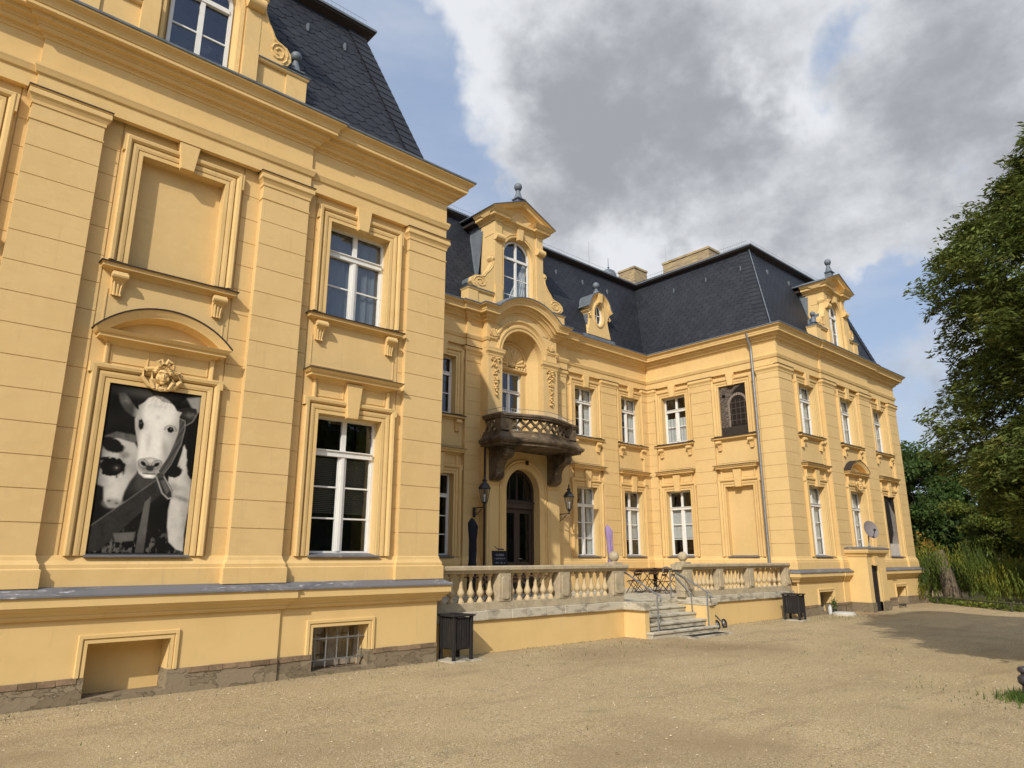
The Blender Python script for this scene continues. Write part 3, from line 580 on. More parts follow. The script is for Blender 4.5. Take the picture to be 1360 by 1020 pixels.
# ---- ledge over the cellar storey and the cellar wall
LEDW = [(-.1, 1.3815), (.19, 1.382), (.19, 1.26), (.17, 1.25), (.15, 1.215), (.11, 1.19), (.09, 1.155), (.07, 1.15), (.07, 1.12), (.05, 1.10), (.045, 1.09), (-.1, 1.09)]
LEDS = [(RC, 1.515), (.06, 1.495), (.215, 1.410), (.22, 1.385), (.19, 1.3822)]
BASE = [(RC-.002, 1.50), (.0, 1.50), (.0, 1.735), (-.02, 1.75), (-.02, 1.80), (-.06, 1.86), (-.085, 1.92), (RC-.002, 1.925)]
pl = [(-7, YA), (.6, YA), (.6, YA-.04), (5.06, YA-.04), (5.06, YA), (XL, YA), (XL, 11.6)]
pr = [(XC, 11.45), (XC, YA), (26.2, YA), (26.2, YA-.04), (26.75, YA-.04)]
pr2 = [(28.25, YA-.04), (30.78, YA-.04), (30.78, YA), (33.8, YA), (33.8, 22)]
for p in (pl, pr, pr2):
    plan_sweep(p, LEDW, M['plinth'], 'ledge_moulding', house); plan_sweep(p, LEDS, M['ledge'], 'ledge_slate', house)
for p in ([(-7, YA), (XL, YA), (XL, YB), (13.3, YB)], [(17.2, YB), (XC, YB), (XC, YA), (33.8, YA), (33.8, 20)]):
    plan_sweep(p, BASE, M['plaster_trim'], 'base_moulding', house)
def cellar(a0, a1, wins, d=.0, stone=True, extra_s=()):
    rects = []
    for (x0, x1, z0, z1, dep) in wins: rects.append((x0, x1, z0, z1, dep))
    relief(FA, a0, a1, .0, 1.12, d, rects, M['plinth'], 'cellar_wall', house, back=d-.06)
    relief(FA, a0, a1, -.2, .335, d+.022, [(x0+.006, x1-.006, z0+.008, z1, None) for (x0, x1, z0, z1, dep) in wins], M['rubble'], 'stone_base', house, back=d-.1)
    m = MB(FA); x = a0; run = False
    while x < a1-.05:
        w = random.uniform(.20, .30); x1_ = min(x+w, a1)
        if not any(x1_ > q[0]-.0 and x < q[1]+.0 for q in wins): m.box(x+.004, x1_-.004, d+.01, d+.032+random.uniform(0, .006), .262+random.uniform(-.006, .006), .337+random.uniform(-.003, .004)); run = True
        elif run: m.build('brick_course', M['base_brick'], house, fix=False); m = MB(FA); run = False
        x += w
    if run: m.build('brick_course', M['base_brick'], house, fix=False)
cellar(-7, .6, [(-1.1, -.05, .06, .76, -.36)], d=.0)
cellar(.6, 5.06, [(2.36, 3.42, .06, .76, -.36)], d=.04)
cellar(5.06, XL, [(5.66, 6.72, .06, .76, -.62)], d=.0)
cellar(XC, 26.2, [(24.25, 25.35, .06, .74, -.5)], d=.0)
cellar(26.2, 30.78, [(27.0, 27.02, .5, .52, 0)], d=.04)
cellar(30.78, 33.8, [(31.15, 32.2, .06, .74, -.5)], d=.0)
for c, d in ((2.89, .04), (6.19, 0), (24.8, 0), (31.67, 0)):
    m = MB(FA); h = .53; z1 = .76 if c < 10 else .74
    m.sweep([(c-h, .335), (c-h, z1), (c+h, z1), (c+h, .335)], [(0, d-.02), (0, d+.02), (.045, d+.02), (.05, d+.008), (.06, d+.008), (.065, d+.035), (.11, d+.035), (.118, d+.02), (.118, d-.02)])
    m.build('cellar_window_surround', M['plinth'], house)
def cellar_window(c, z0=.08, z1=.76, hw=.53, grille=True):
    m = MB(FA); D = -.42
    for x0, x1 in ((c-hw, c-.04), (c+.04, c+hw)):
        m.box(x0, x0+.06, D, D+.05, z0, z1); m.box(x1-.06, x1, D, D+.05, z0, z1); m.box(x0+.06, x1-.06, D, D+.05, z1-.05, z1); m.box(x0+.06, x1-.06, D, D+.05, z0, z0+.10)
        m.box(x0+.06, x1-.06, D+.004, D+.04, z0+.40, z0+.425)
    m.box(c-.04, c+.04, D-.01, D+.06, z0, z1)
    w = m.build('cellar_window', M['oldframe'], house)
    g = MB(FA); g.box(c-hw, c+hw, D+.01, D+.016, z0, z1); g.build('pane', M['glass'], w)
    if grille:
        g = MB(FA); dd = -.12
        for k in range(5): x = c-hw+.12+k*.205; g.tube([(x, dd, .10), (x, dd, .62)], .012, 6); g.tube([(x, dd, .62), (x, dd+.01, .67)], .012, 6, .003)
        for z in (.22, .56): g.box(c-hw+.02, c+hw-.02, dd-.018, dd+.018, z-.012, z+.012)
        g.build('window_grille', M['steel'], w)
cellar_window(6.19); cellar_window(24.8, grille=False); cellar_window(-.57)

# ---- porch of the cellar door on the far wing
m = MB(FA); m.box(26.66, 27.0, .0, .75, -.1, 1.95); m.box(27.66, 28.32, .0, .75, -.1, 1.95); m.box(27.0, 27.66, .0, .75, 1.62, 1.95)
m.box(27.78, 28.22, .75, .765, .35, 1.5)
po = m.build('porch', M['plinth'], house, bevel=.01)
m = MB(FA); m.steps(26.66, 28.32, 0, .75, [(.0, 1.90), (.03, 1.93), (.05, 2.0), (.12, 2.05), (.14, 2.12), (.14, 2.19)]); m.build('porch_cornice', M['plaster_trim'], po)
m = MB(FA); m.steps(26.66, 28.32, 0, .75, [(.165, 2.1905), (.165, 2.21), (0.0, 2.27)]); m.build('porch_roof', M['ledge'], po)
m = MB(FA); m.prism([(27.22, 1.60), (27.44, 1.60), (27.51, 1.94), (27.15, 1.94)], .74, .83); m.build('keystone', M['plaster_trim'], po)
m = MB(FA); m.box(27.0, 27.66, .62, .66, 0, 1.62); 
for i in range(4): m.box(27.01+i*.162, 27.155+i*.162, .66, .672, .02, 1.6)
m.build('cellar_door', M['wood_dark'], po)
m = MB(FA); m.box(26.63, 27.0, .0, .79, -.2, .33); m.build('stone_footing', M['rubble'], po); m = MB(FA); m.box(27.66, 28.35, .0, .79, -.2, .33); m.build('stone_footing', M['rubble'], po)
m = MB(); m.raw([(33.9, 11.1, 0), (34.25, 11.1, 0), (33.84, 11.1, .42), (33.9, 11.6, 0), (34.25, 11.6, 0), (33.84, 11.6, .42)], [(0, 1, 2), (3, 5, 4), (0, 3, 4, 1), (1, 4, 5, 2), (0, 2, 5, 3)]); m.build('corner_buffer_stone', M['rubble'], house)

# ================================================================== portal bay
PC = 15.5
def arc(c, zc, r, t0, t1, n): return [(c+r*math.cos(R(t0+(t1-t0)*i/n)), zc+r*math.sin(R(t0+(t1-t0)*i/n))) for i in range(n+1)]
def arch_wall(fr, a0, a1, z0, z1, c, zc, r, zb, d, nm, mat, par, n=24):
    """wall face a0..a1 x z0..z1 with an opening: half width r, arched above zc, foot at zb"""
    m = MB(fr); top = arc(c, zc, r, 180, 0, n)
    m.face([(a0, d, z0), (c-r, d, z0), (c-r, d, zc), (a0, d, zc)]); m.face([(c+r, d, z0), (a1, d, z0), (a1, d, zc), (c+r, d, zc)])
    if zb > z0: m.face([(c-r, d, z0), (c+r, d, z0), (c+r, d, zb), (c-r, d, zb)])
    m.face([(a0, d, zc), (c-r, d, zc)] + [(c-r, d, z1), (a0, d, z1)]); m.face([(c+r, d, zc), (a1, d, zc), (a1, d, z1), (c+r, d, z1)])
    for i in range(n): (x0, y0), (x1, y1) = top[i], top[i+1]; m.face([(x0, d, y0), (x1, d, y1), (x1, d, z1), (x0, d, z1)])
    return m
portal = arch_wall(FP, 13.93, 17.17, 5.3, 9.52, PC, 8.53, .95, 5.3, 0, 'portal_wall', None, None)
# ground part with the door arch
DH, DZ = .74, 3.98
g = arch_wall(FP, 13.93, 17.17, .7, 5.3, PC, DZ, DH, .7, 0, '', None, None); portal.v, portal.f, n0 = portal.v+g.v, portal.f+[tuple(i+len(portal.v) for i in f) for f in g.f], 0
for x in (13.93, 17.17): portal.face([(x, 0, .7), (x, -.45, .7), (x, -.45, 8.63), (x, 0, 8.63)])
# soffits of both openings
def jamb(m, c, zc, r, zb, d0, d1, n=24, r2=None):
    r2 = r2 or r; A = [(c-r, zb)]+arc(c, zc, r, 180, 0, n)+[(c+r, zb)]; B = [(c-r2, zb)]+arc(c, zc, r2, 180, 0, n)+[(c+r2, zb)]
    for i in range(len(A)-1): m.face([(A[i][0], d0, A[i][1]), (A[i+1][0], d0, A[i+1][1]), (B[i+1][0], d1, B[i+1][1]), (B[i][0], d1, B[i][1])])
jamb(portal, PC, DZ, DH, .7, 0, -.35)
jamb(portal, PC, 8.53, .95, 5.3, 0, -.22); jamb(portal, PC, 8.53, .95, 5.3, -.22, -.62, r2=.72)
pw = portal.build('portal_wall', M['plaster'], house, fix=False)
# back wall of the upper niche with the balcony door and the shell above it
NH = .53
m = MB(FP); D = -.62
m.face([(PC-.73, D, 5.3), (PC-NH, D, 5.3), (PC-NH, D, 8.17), (PC-.73, D, 8.17)]); m.face([(PC+NH, D, 5.3), (PC+.73, D, 5.3), (PC+.73, D, 8.17), (PC+NH, D, 8.17)])
m.face([(PC-.73, D, 8.17), (PC+.73, D, 8.17)]+[(PC+.73*math.cos(R(t)), D, 8.53+.73*math.sin(R(t))) for t in range(0, 181, 10)])
for x in (PC-NH, PC+NH): m.face([(x, D, 5.3), (x, D-.15, 5.3), (x, D-.15, 8.17), (x, D, 8.17)])
m.face([(PC-NH, D, 8.17), (PC+NH, D, 8.17), (PC+NH, D-.15, 8.17), (PC-NH, D-.15, 8.17)])
m.build('niche_wall', M['plaster'], house, fix=False)
m = MB(FP); m.sweep([(PC-.70, 8.24), (PC+.70, 8.24)], [(-.05, D), (-.05, D+.05), (.0, D+.09), (.05, D+.09), (.05, D)])
nm_ = m.build('niche_moulding', M['plaster_trim'], house)
m = MB(FP)            # scallop shell: ribs fanning from the foot
cz = 8.33
m.sweep(arc(PC, 8.53, .71, 180, 0, 24), [(0, D), (-.02, D+.06), (-.07, D+.06), (-.09, D)])
for k in range(11):
    t = R(172-16.4*k); L = .53
    m.tube([(PC+.08*math.cos(t), D+.04, cz+.05+.06*math.sin(t)), (PC+.3*math.cos(t), D+.085, cz+.05+.3*math.sin(t)), (PC+L*math.cos(t), D+.05, cz+.05+L*math.sin(t))], .018, 8, .078)
    m.ball((PC+(L+.01)*math.cos(t), D+.05, cz+.05+(L+.01)*math.sin(t)), .078, 8)
    m.ball((PC+.30*math.cos(t), D+.10, cz+.05+.30*math.sin(t)), .035, 6)
m.ball((PC, D+.08, cz+.08), .12, 10, (1.2, .6, .8))
for s in (-1, 1):
    for k in range(4): m.ball((PC+s*(.62-.13*k), D+.07, cz-.01+.02*(k % 2)), .06, 8, (1.2, .6, .8))
    m.tube([(PC+s*.6, D+.06, cz), (PC+s*.62, D+.09, cz+.15), (PC+s*.52, D+.07, cz+.2)], .03, 6, .012)
m.build('shell_ornament', M['plaster_trim'], house, smooth=True)
sash_window(lambda a, d, z: FP(a, d-.43, z), PC, 5.45, 8.17, hw=NH, rows=3, tr=.26, name='balcony_door')
# archivolt, impost mouldings and the bent string course
m = MB(FP); m.sweep(arc(PC, 8.53, .95, 180, 0, 28), [(0, -.01), (0, .03), (.05, .035), (.06, .02), (.10, .02), (.11, .05), (.17, .06), (.18, .03), (.22, .03), (.225, -.01)]); m.build('archivolt', M['plaster_trim'], pw, smooth=True)
t0 = math.degrees(math.asin((8.95-8.53)/1.28))
STR = [(-.06, -.01), (-.055, .02), (-.01, .05), (.0, .065), (.045, .065), (.06, .03), (.07, -.01)]
m = MB(FP); m.sweep([(13.93, 8.95)]+arc(PC, 8.53, 1.28, 180-t0, t0, 28)+[(17.17, 8.95)], STR); m.build('string_course', M['plaster_trim'], pw, smooth=True)
for q in ((13.93, 14.42), (16.58, 17.17)): m = MB(FP); m.sweep([(q[0], 4.17), (q[1], 4.17)], STR); m.build('string_course', M['plaster_trim'], pw)
for a0, a1 in ((13.93, 14.56), (16.44, 17.17)):       # flanking strips with impost caps
    m = MB(FP); m.box(a0+.005, a1-.01, -.005, .05, 5.6, 8.36); q = m.build('portal_pilaster', M['plaster'], pw, bevel=.006)
    m = MB(FP); m.steps(a0+.005, a1-.01, 0, .05, [(0, 8.33), (.015, 8.36), (.02, 8.41), (.05, 8.46), (.07, 8.49), (.07, 8.56), (.08, 8.60), (.08, 8.62)]); m.build('impost', M['plaster_trim'], pw)
    c = (a0+a1)/2; m = MB(FP); zt = 8.25       # fruit garland hanging from a bow
    for s in (-1, 1):
        m.tube([(c, .08, zt), (c+s*.14, .10, zt+.06), (c+s*.2, .08, zt-.04), (c+s*.08, .09, zt-.05)], .03, 6); m.tube([(c+s*.05, .08, zt), (c+s*.14, .08, zt-.2), (c+s*.2, .07, zt-.3)], .025, 6, .01)
    z = zt-.08; k = 0
    while z > 7.0:
        w = .12*(1-.70*(zt-z)/1.3)
        for j in range(4): m.ball((c+random.uniform(-w, w), .085+random.uniform(-.02, .03), z+random.uniform(-.03, .03)), random.uniform(.026, .046), 6)
        if k % 3 == 2: z -= .05
        z -= .075; k += 1
    m.build('garland', M['plaster_trim'], pw, smooth=True)
for s in (-1, 1):      # palmettes above the imposts
    m = MB(FP); c = PC+s*1.32
    for k in range(7): t = R(90+(k-3)*24); m.tube([(c, .06, 9.02), (c+.16*math.cos(t), .08, 9.02+.2*math.sin(t)), (c+.2*math.cos(t), .06, 9.02+.27*math.sin(t))], .018, 6, .034)
    m.build('palmette', M['plaster_trim'], pw, smooth=True)
# arched cornice above
half = 1.46; rise = .60; rad = (half*half+rise*rise)/(2*rise); zc = 9.96+rise-rad; th = math.degrees(math.asin(half/rad))
APC = 15.55
apath = [(14.0, 9.96)]+[(APC+(x-PC), z) for x, z in arc(PC, zc, rad, 90+th, 90-th, 30)]+[(17.10, 9.96)]
m = MB(FP); m.prism([(x, z-.3) for x, z in apath[1:-1]][::-1]+[(APC-half, 9.5), (APC+half, 9.5)], -.3, .0); m.build('portal_gable', M['plaster'], pw)
AENT = [(d, z-9.96) for d, z in ENT if z >= 9.46 and d > -.05]
m = MB(FP); m.sweep(apath, [(z, d) for d, z in [(-.02, -.5)]+AENT]+[(0.0, -.02)]); m.build('arched_cornice', M['plaster_trim'], house, smooth=True)
m = MB(FP); m.sweep(apath, [(.001, -.3), (.001, .462), (.034, .465), (.09, .25), (.09, -.3)]); m.build('arched_gutter', M['zinc'], house)
# ressaut pilasters beside the portal on both storeys, door surround
m = MB(FP); m.sweep([(PC-DH, .75)]+arc(PC, DZ, DH, 180, 0, 24)+[(PC+DH, .75)], [(0, -.01), (0, .02), (.05, .03), (.20, .03), (.21, .012), (.25, .012), (.26, .04), (.29, .045), (.30, -.01)]); m.build('door_surround', M['plaster_trim'], pw, smooth=True)
for a0, a1 in ((13.93, 14.42), (16.6, 17.17)):
    m = MB(FP); m.box(a0+.01, a1, -.01, .035, .75, 4.11); m.box(a0+.10, a1-.10, .03, .045, 1.2, 4.0); m.build('portal_pier', M['plaster'], pw, bevel=.005)
# entrance door
m = MB(FP); D = -.34; r = DH
m.box(PC-r, PC-r+.09, D, D+.08, .78, DZ); m.box(PC+r-.09, PC+r, D, D+.08, .78, DZ); m.box(PC-r+.09, PC+r-.09, D-.01, D+.14, 3.45, 3.62); m.box(PC-r+.05, PC+r-.05, D, D+.18, 3.62, 3.66)
m.sweep(arc(PC, DZ, r-.08, 180, 0, 20), [(0, D), (0, D+.08), (.085, D+.08), (.085, D)]); m.box(PC-.025, PC+.025, D, D+.06, 3.66, DZ+r-.05); m.box(PC-.34, PC-.31, D, D+.05, 3.66, DZ+.55); m.box(PC+.31, PC+.34, D, D+.05, 3.66, DZ+.55)
m.box(PC-r+.09, PC+r-.09, D, D+.05, 3.66, 3.73)
fr_ = m.build('door_frame', M['door'], house, bevel=.006)
for s in (-1, 1):
    x0, x1 = (PC-r+.09, PC-.005) if s < 0 else (PC+.005, PC+r-.09); m = MB(FP)
    m.box(x0, x0+.11, D, D+.05, .80, 3.45); m.box(x1-.11, x1, D, D+.05, .80, 3.45); m.box(x0+.11, x1-.11, D, D+.05, 3.3, 3.45); m.box(x0+.11, x1-.11, D, D+.05, 1.62, 1.74); m.box(x0+.11, x1-.11, D, D+.05, .80, .95); m.box(x0+.11, x1-.11, D+.005, D+.025, .95, 1.62); m.box(x0+.16, x1-.16, D+.025, D+.04, 1.02, 1.55)
    lf = m.build('door_leaf', M['door'], house, bevel=.005)
    g = MB(FP); g.box(x0+.10, x1-.10, D+.01, D+.016, 1.7, 3.34); g.build('pane', M['glass'], lf)
    if s > 0: g = MB(FP); g.tube([(x0+.05, D+.05, 1.85), (x0+.05, D+.10, 1.85), (x0+.16, D+.10, 1.85)], .012, 6); g.build('door_handle', M['steel'], lf)
g = MB(FP); g.prism([(PC-r+.05, 3.68)]+arc(PC, DZ, r-.05, 180, 0, 20)+[(PC+r-.05, 3.68)], D+.01, D+.016); g.build('fanlight_pane', M['glass'], fr_)
g = MB(FP); g.box(PC-r-.03, PC+r+.03, D-.9, D-.88, .7, 4.8); g.build('room_shade_sheet', M['room'], house)

# ================================================================== balcony
def bow(off=0.0, n=18):      # plan outline of the balcony front in (a,d): sides then curved front
    x = 1.72+off; d1 = .86+off; pts = [(PC-x, -.0), (PC-x, d1), (PC-x+.34, d1)]
    for i in range(1, n):
        t = i/n; pts.append((PC-x+.34+(2*x-.68)*t, d1+.42*math.sin(math.pi*t)))
    return pts+[(PC+x-.34, d1), (PC+x, d1), (PC+x, -.0)]
def bow_slab(m, prof, inner=False):
    loops = [bow(o) for o, z in prof]; n = len(loops[0]); v = []
    for (o, z), L in zip(prof, loops): v += [(a, d, z) for a, d in L]
    f = [tuple(range(n)), tuple(range(len(v)-1, len(v)-n-1, -1))]
    for i in range(len(prof)-1):
        for j in range(n): f.append((i*n+j, i*n+(j+1) % n, (i+1)*n+(j+1) % n, (i+1)*n+j))
    m.raw(v, f)
balc = bpy.data.objects.new('balcony', None); COL.objects.link(balc); balc.parent = house; balc.location = Vector((PC, 16.7, 5.3))-Vector(house.location)
m = MB(FP); bow_slab(m, [(-.30, 5.265), (.10, 5.27), (.10, 5.33), (.14, 5.35), (.17, 5.38), (.185, 5.42), (.185, 5.475), (.15, 5.48), (.13, 5.50), (.07, 5.55), (.04, 5.60), (.03, 5.66), (-.04, 5.70)])
m.build('balcony_slab', M['balcony'], balc, bevel=.008)
def rail_loop(m, o0, o1, z0, z1):     # strip following the parapet
    A = bow(o0); B = bow(o1); n = len(A); v = []
    for z in (z0, z1):
        v += [(a, d, z) for a, d in A]+[(a, d, z) for a, d in B]
    f = []
    for j in range(n-1): f += [(j, j+1, n+j+1, n+j), (2*n+j, 3*n+j, 3*n+j+1, 2*n+j+1), (j, 2*n+j, 2*n+j+1, j+1), (n+j, n+j+1, 3*n+j+1, 3*n+j)]
    f += [(0, n, 3*n, 2*n), (n-1, 3*n-1, 4*n-1, 2*n-1)]; m.raw(v, f)
m = MB(FP); rail_loop(m, -.17, .03, 6.14, 6.20); rail_loop(m, -.19, .06, 6.20, 6.27); rail_loop(m, -.15, .0, 5.685, 5.75); m.build('balcony_coping', M['balcony'], balc, bevel=.008)
m = MB(FP)
for a, d in ((PC-1.72+.15, .72), (PC+1.72-.15, .72)):
    m = MB(FP); m.box(a-.14, a+.19*(a < PC)+.14, d-.14, d+.14, 5.69, 6.15) if a < PC else m.box(a-.33, a+.14, d-.14, d+.14, 5.69, 6.15); m.build('balcony_pedestal', M['balcony'], balc, bevel=.012)
m = MB(FP); L = bow(-.08, 18)       # pierced interlaced tracery between the pedestals
def tracery(p, q, n):
    for k in range(n):
        a = (p[0]+(q[0]-p[0])*k/n, p[1]+(q[1]-p[1])*k/n); b = (p[0]+(q[0]-p[0])*(k+1)/n, p[1]+(q[1]-p[1])*(k+1)/n); c = ((a[0]+b[0])/2, (a[1]+b[1])/2)
        h0, h1, hm = 5.74, 6.15, 5.945
        r_ = .045
        m.tube([(a[0], a[1], h0), (c[0]+(a[0]-c[0])*.75, c[1]+(a[1]-c[1])*.75, h0+.10), (c[0], c[1], hm), (c[0]+(b[0]-c[0])*.75, c[1]+(b[1]-c[1])*.75, h1-.10), (b[0], b[1], h1)], r_, 6)
        m.tube([(a[0], a[1], h1), (c[0]+(a[0]-c[0])*.75, c[1]+(a[1]-c[1])*.75, h1-.10), (c[0], c[1], hm), (c[0]+(b[0]-c[0])*.75, c[1]+(b[1]-c[1])*.75, h0+.10), (b[0], b[1], h0)], r_, 6)
        m.ball((c[0], c[1], hm), .065, 8); m.tube([(c[0], c[1], h1-.05), (c[0], c[1], h1)], .06, 6, .08)
fr0 = [p for p in L[2:-2]]
tot = len(fr0); idx = np.linspace(0, tot-1, 9)
for k in range(8):
    i0, i1 = idx[k], idx[k+1]
    g_ = lambda x: (fr0[int(x)][0]+(fr0[min(int(x)+1, tot-1)][0]-fr0[int(x)][0])*(x-int(x)), fr0[int(x)][1]+(fr0[min(int(x)+1, tot-1)][1]-fr0[int(x)][1])*(x-int(x)))
    tracery(g_(i0), g_(i1), 1)
tracery((PC-1.64, .05), (PC-1.64, .6), 2); tracery((PC+1.64, .05), (PC+1.64, .6), 2)
m.build('balcony_tracery', M['balcony'], balc, smooth=True)
m = MB(FP); IL = bow(-.06, 36); 
for z in (6.31, 6.45): m.tube([(a, d, z) for a, d in IL], .008, 5)
for (a, d), (a2, d2) in zip(IL[:-1], IL[1:]):
    L_ = math.hypot(a2-a, d2-d); k = max(1, int(L_/.11))
    for i in range(k): m.tube([(a+(a2-a)*i/k, d+(d2-d)*i/k, 6.27), (a+(a2-a)*i/k, d+(d2-d)*i/k, 6.45)], .005, 4)
m.build('iron_railing', M['steel'], balc)
for s in (-1, 1):        # big scrolled stone brackets
    m = MB(FP); c = PC+s*1.30; w = .17
    pr_ = [(0, 5.25), (.80, 5.25), (.86, 5.15), (.85, 5.03), (.76, 4.93), (.62, 4.90), (.50, 4.84), (.40, 4.72), (.36, 4.58), (.37, 4.46), (.34, 4.36), (.25, 4.28), (.12, 4.24), (.0, 4.26)]
    n = len(pr_); v = [(c-w, d, z) for d, z in pr_]+[(c+w, d, z) for d, z in pr_]
    m.raw(v, [tuple(range(n)), tuple(range(2*n-1, n-1, -1))]+[(i, (i+1) % n, n+(i+1) % n, n+i) for i in range(n)])
    for sd in (-1, 1):
        for (cd, cz_, rr, a_) in ((.66, 5.07, .16, 0), (.22, 4.38, .10, 180)):
            m.tube([(c+sd*(w+.01), cd+rr*(1-t/14)*math.cos(R(a_+t*42)), cz_+rr*(1-t/14)*math.sin(R(a_+t*42))) for t in range(12)], .022, 5)
    m.box(c-w-.03, c+w+.03, -.0, .9, 5.2, 5.26)
    m.build('stone_bracket', M['balcony'], balc, bevel=.01)

# ================================================================== roof
zb, zt, ib, it = 10.05, 13.97, .22, 1.5
def slates(P0, P1, P2, P3, name='roof_slope', hips=(True, True), par=None, tw=.33, ex=.185):
    """P0,P1 foot left/right, P2,P3 head right/left"""
    P0, P1, P2, P3 = map(Vector, (P0, P1, P2, P3)); u = (P1-P0).normalized(); L = (P1-P0).length
    nrm = (P1-P0).cross(P3-P0).normalized(); up = nrm.cross(u).normalized(); Ht = (P3-P0).dot(up)
    xl = lambda y: (P3-P0).dot(u)*y/Ht; xr = lambda y: L+((P2-P0).dot(u)-L)*y/Ht
    m = MB(); m.face([tuple(P0), tuple(P1), tuple(P2), tuple(P3)]); base = m.build(name, M['slate_under'], par or house, fix=False)
    m = MB(); nr = int(Ht/ex)+1
    def put(pts, lift0, lift1, y0, y1):
        out = []
        for x, y in pts:
            y = min(y, Ht); x = min(max(x, xl(y)), xr(y)); f = (y-y0)/(y1-y0); out.append(tuple(P0+u*x+up*y+nrm*(lift0+(lift1-lift0)*f)))
        a = Vector(out[0]); 
        if max((Vector(q)-a).length for q in out) > .03: m.face(out)
    for r in range(nr):
        y0 = r*ex; yy = y0+ex*1.25; off = (r % 2)*tw/2; n = int(L/tw)+3
        a_, b_ = xl(y0), xr(y0)
        for k in range(int(xl(Ht)/tw)-2 if xl(Ht) < 0 else -1, n+(int((xr(Ht)-L)/tw)+2 if xr(Ht) > L else 0)):
            x = k*tw+off+random.uniform(-.006, .006); w = tw-.006
            if x+w < a_+.01 or x > b_-.01 or y0 > Ht-.02: continue
            l0 = .011+random.uniform(-.001, .003); j = random.uniform(-.006, .006)
            put([(x, yy), (x, y0+ex*.42), (x+w*.28, y0+j), (x+w*.72, y0+j), (x+w, y0+ex*.42), (x+w, yy)], l0, .003, y0, yy)
    for side in (0, 1):
        if not hips[side]: continue
        y = 0
        while y < Ht-.05:
            e = xl(y) if side == 0 else xr(y); s = 1 if side == 0 else -1
            x0 = e; x1 = e+s*.46; y1 = y+.24
            out = []
            for x, yv, lf in ((x0, y-.01, .045), (x1, y+.03, .045), (x1+((xl(y1)-xl(y)) if side == 0 else (xr(y1)-xr(y))), y1+.03, .03), ((xl(y1) if side == 0 else xr(y1)), y1, .03)):
                yv = min(yv, Ht); out.append(tuple(P0+u*x+up*yv+nrm*lf))
            m.face(out); y += .205
    m.build('slates', M['slate'], base, fix=False); return base
B_ = lambda x, y: (x, y, zb); T_ = lambda x, y: (x, y, zt)
slates(B_(-8, YA+ib), B_(XL-ib, YA+ib), T_(XL-it, YA+it), T_(-8, YA+it), hips=(False, True))
slates(B_(XL-ib, YA+ib), B_(XL-ib, YB+ib), T_(XL-it, YB+it), T_(XL-it, YA+it), hips=(True, False))
slates(B_(XL-ib, YB+ib), B_(XC+ib, YB+ib), T_(XC+it, YB+it), T_(XL-it, YB+it), hips=(False, False))
slates(B_(XC+ib, YB+ib), B_(XC+ib, YA+ib), T_(XC+it, YA+it), T_(XC+it, YB+it), hips=(False, True))
slates(B_(XC+ib, YA+ib), B_(33.8-ib, YA+ib), T_(33.8-it, YA+it), T_(XC+it, YA+it), hips=(True, True))
slates(B_(33.8-ib, YA+ib), B_(33.8-ib, 26), T_(33.8-it, 26), T_(33.8-it, YA+it), hips=(True, False))
EV = [(-.05, 13.90), (.0, 13.93), (.20, 14.02), (.20, 14.06), (.215, 14.065), (.22, 14.13), (.0, 14.20), (-2.0, 14.34)]
# the edge line of the upper roof
ep = [(-8, YA+it), (XL-it, YA+it), (XL-it, YB+it), (XC+it, YB+it), (XC+it, YA+it), (33.8-it, YA+it), (33.8-it, 26)]
plan_sweep(ep, EV[:5], M['eave'], 'upper_eave', house); plan_sweep(ep, [(.215, 14.0655), (.235, 14.067), (.235, 14.12), (.18, 14.14)], M['zinc'], 'upper_gutter', house)
m = MB(); m.face([(-8, YA+it-.2, 14.13), (XL-it+.2, YA+it-.2, 14.13), (XL-it+.2, 26, 14.2), (-8, 26, 14.2)]); m.face([(XL-it, YB+it-.2, 14.13), (XC+it, YB+it-.2, 14.13), (XC+it, 26, 14.2), (XL-it, 26, 14.2)]); m.face([(XC+it-.2, YA+it-.2, 14.13), (33.8-it+.2, YA+it-.2, 14.13), (33.8-it+.2, 26, 14.2), (XC+it-.2, 26, 14.2)])
m.build('upper_roof', M['slate_under'], house, fix=False)
m = MB()                # snow guard along the upper edge
for p, q in zip(ep[:-1], ep[1:]):
    L = math.hypot(q[0]-p[0], q[1]-p[1]); n = int(L/.10); ux, uy = (q[0]-p[0])/L, (q[1]-p[1])/L; ox, oy = uy*.12, -ux*.12
    for i in range(n+1):
        x, y = p[0]+ux*L*i/n+ox, p[1]+uy*L*i/n+oy; m.tube([(x, y, 14.14), (x, y, 14.34)], .0035, 4)
    for z in (14.2, 14.34): m.tube([(p[0]+ox, p[1]+oy, z), (q[0]+ox, q[1]+oy, z)], .005, 4)
m.build('snow_guard', M['zinc'], house, fix=False)
# ladder hooks and the hip wire
for q in [(x, YB+1.22) for x in (10.6, 12.6, 18.8, 20.4, 22.0)]+[(x, YA+1.22) for x in (5.2, 6.1, 3.9, 25.2, 27, 31)]: m = MB(); m.box(q[0]-.02, q[0]+.02, q[1]-.05, q[1]+.05, 13.05, 13.25); m.build('roof_hook', M['zinc'], house)
for y in (16.2, 14.6, 13.0): m = MB(); m.box(XC+1.17, XC+1.27, y-.02, y+.02, 13.05, 13.25); m.build('roof_hook', M['zinc'], house)
m = MB(); m.tube([(XC+ib-.05, YA+ib-.05, zb+.05), (XC+it-.06, YA+it-.06, zt)], .022, 6); m.build('hip_wire', M['zinc'], house)
def chimney(x0, x1, y0, y1, z0, z1):
    m = MB(); m.box(x0, x1, y0, y1, z0, z1); m.box(x0-.04, x1+.04, y0-.04, y1+.04, z1, z1+.10); m.build('chimney', M['brick'], house)
chimney(25.5, 26.4, 15.25, 17.7, 14, 15.27); chimney(26.0, 27.0, 19.75, 20.75, 14, 15.95)
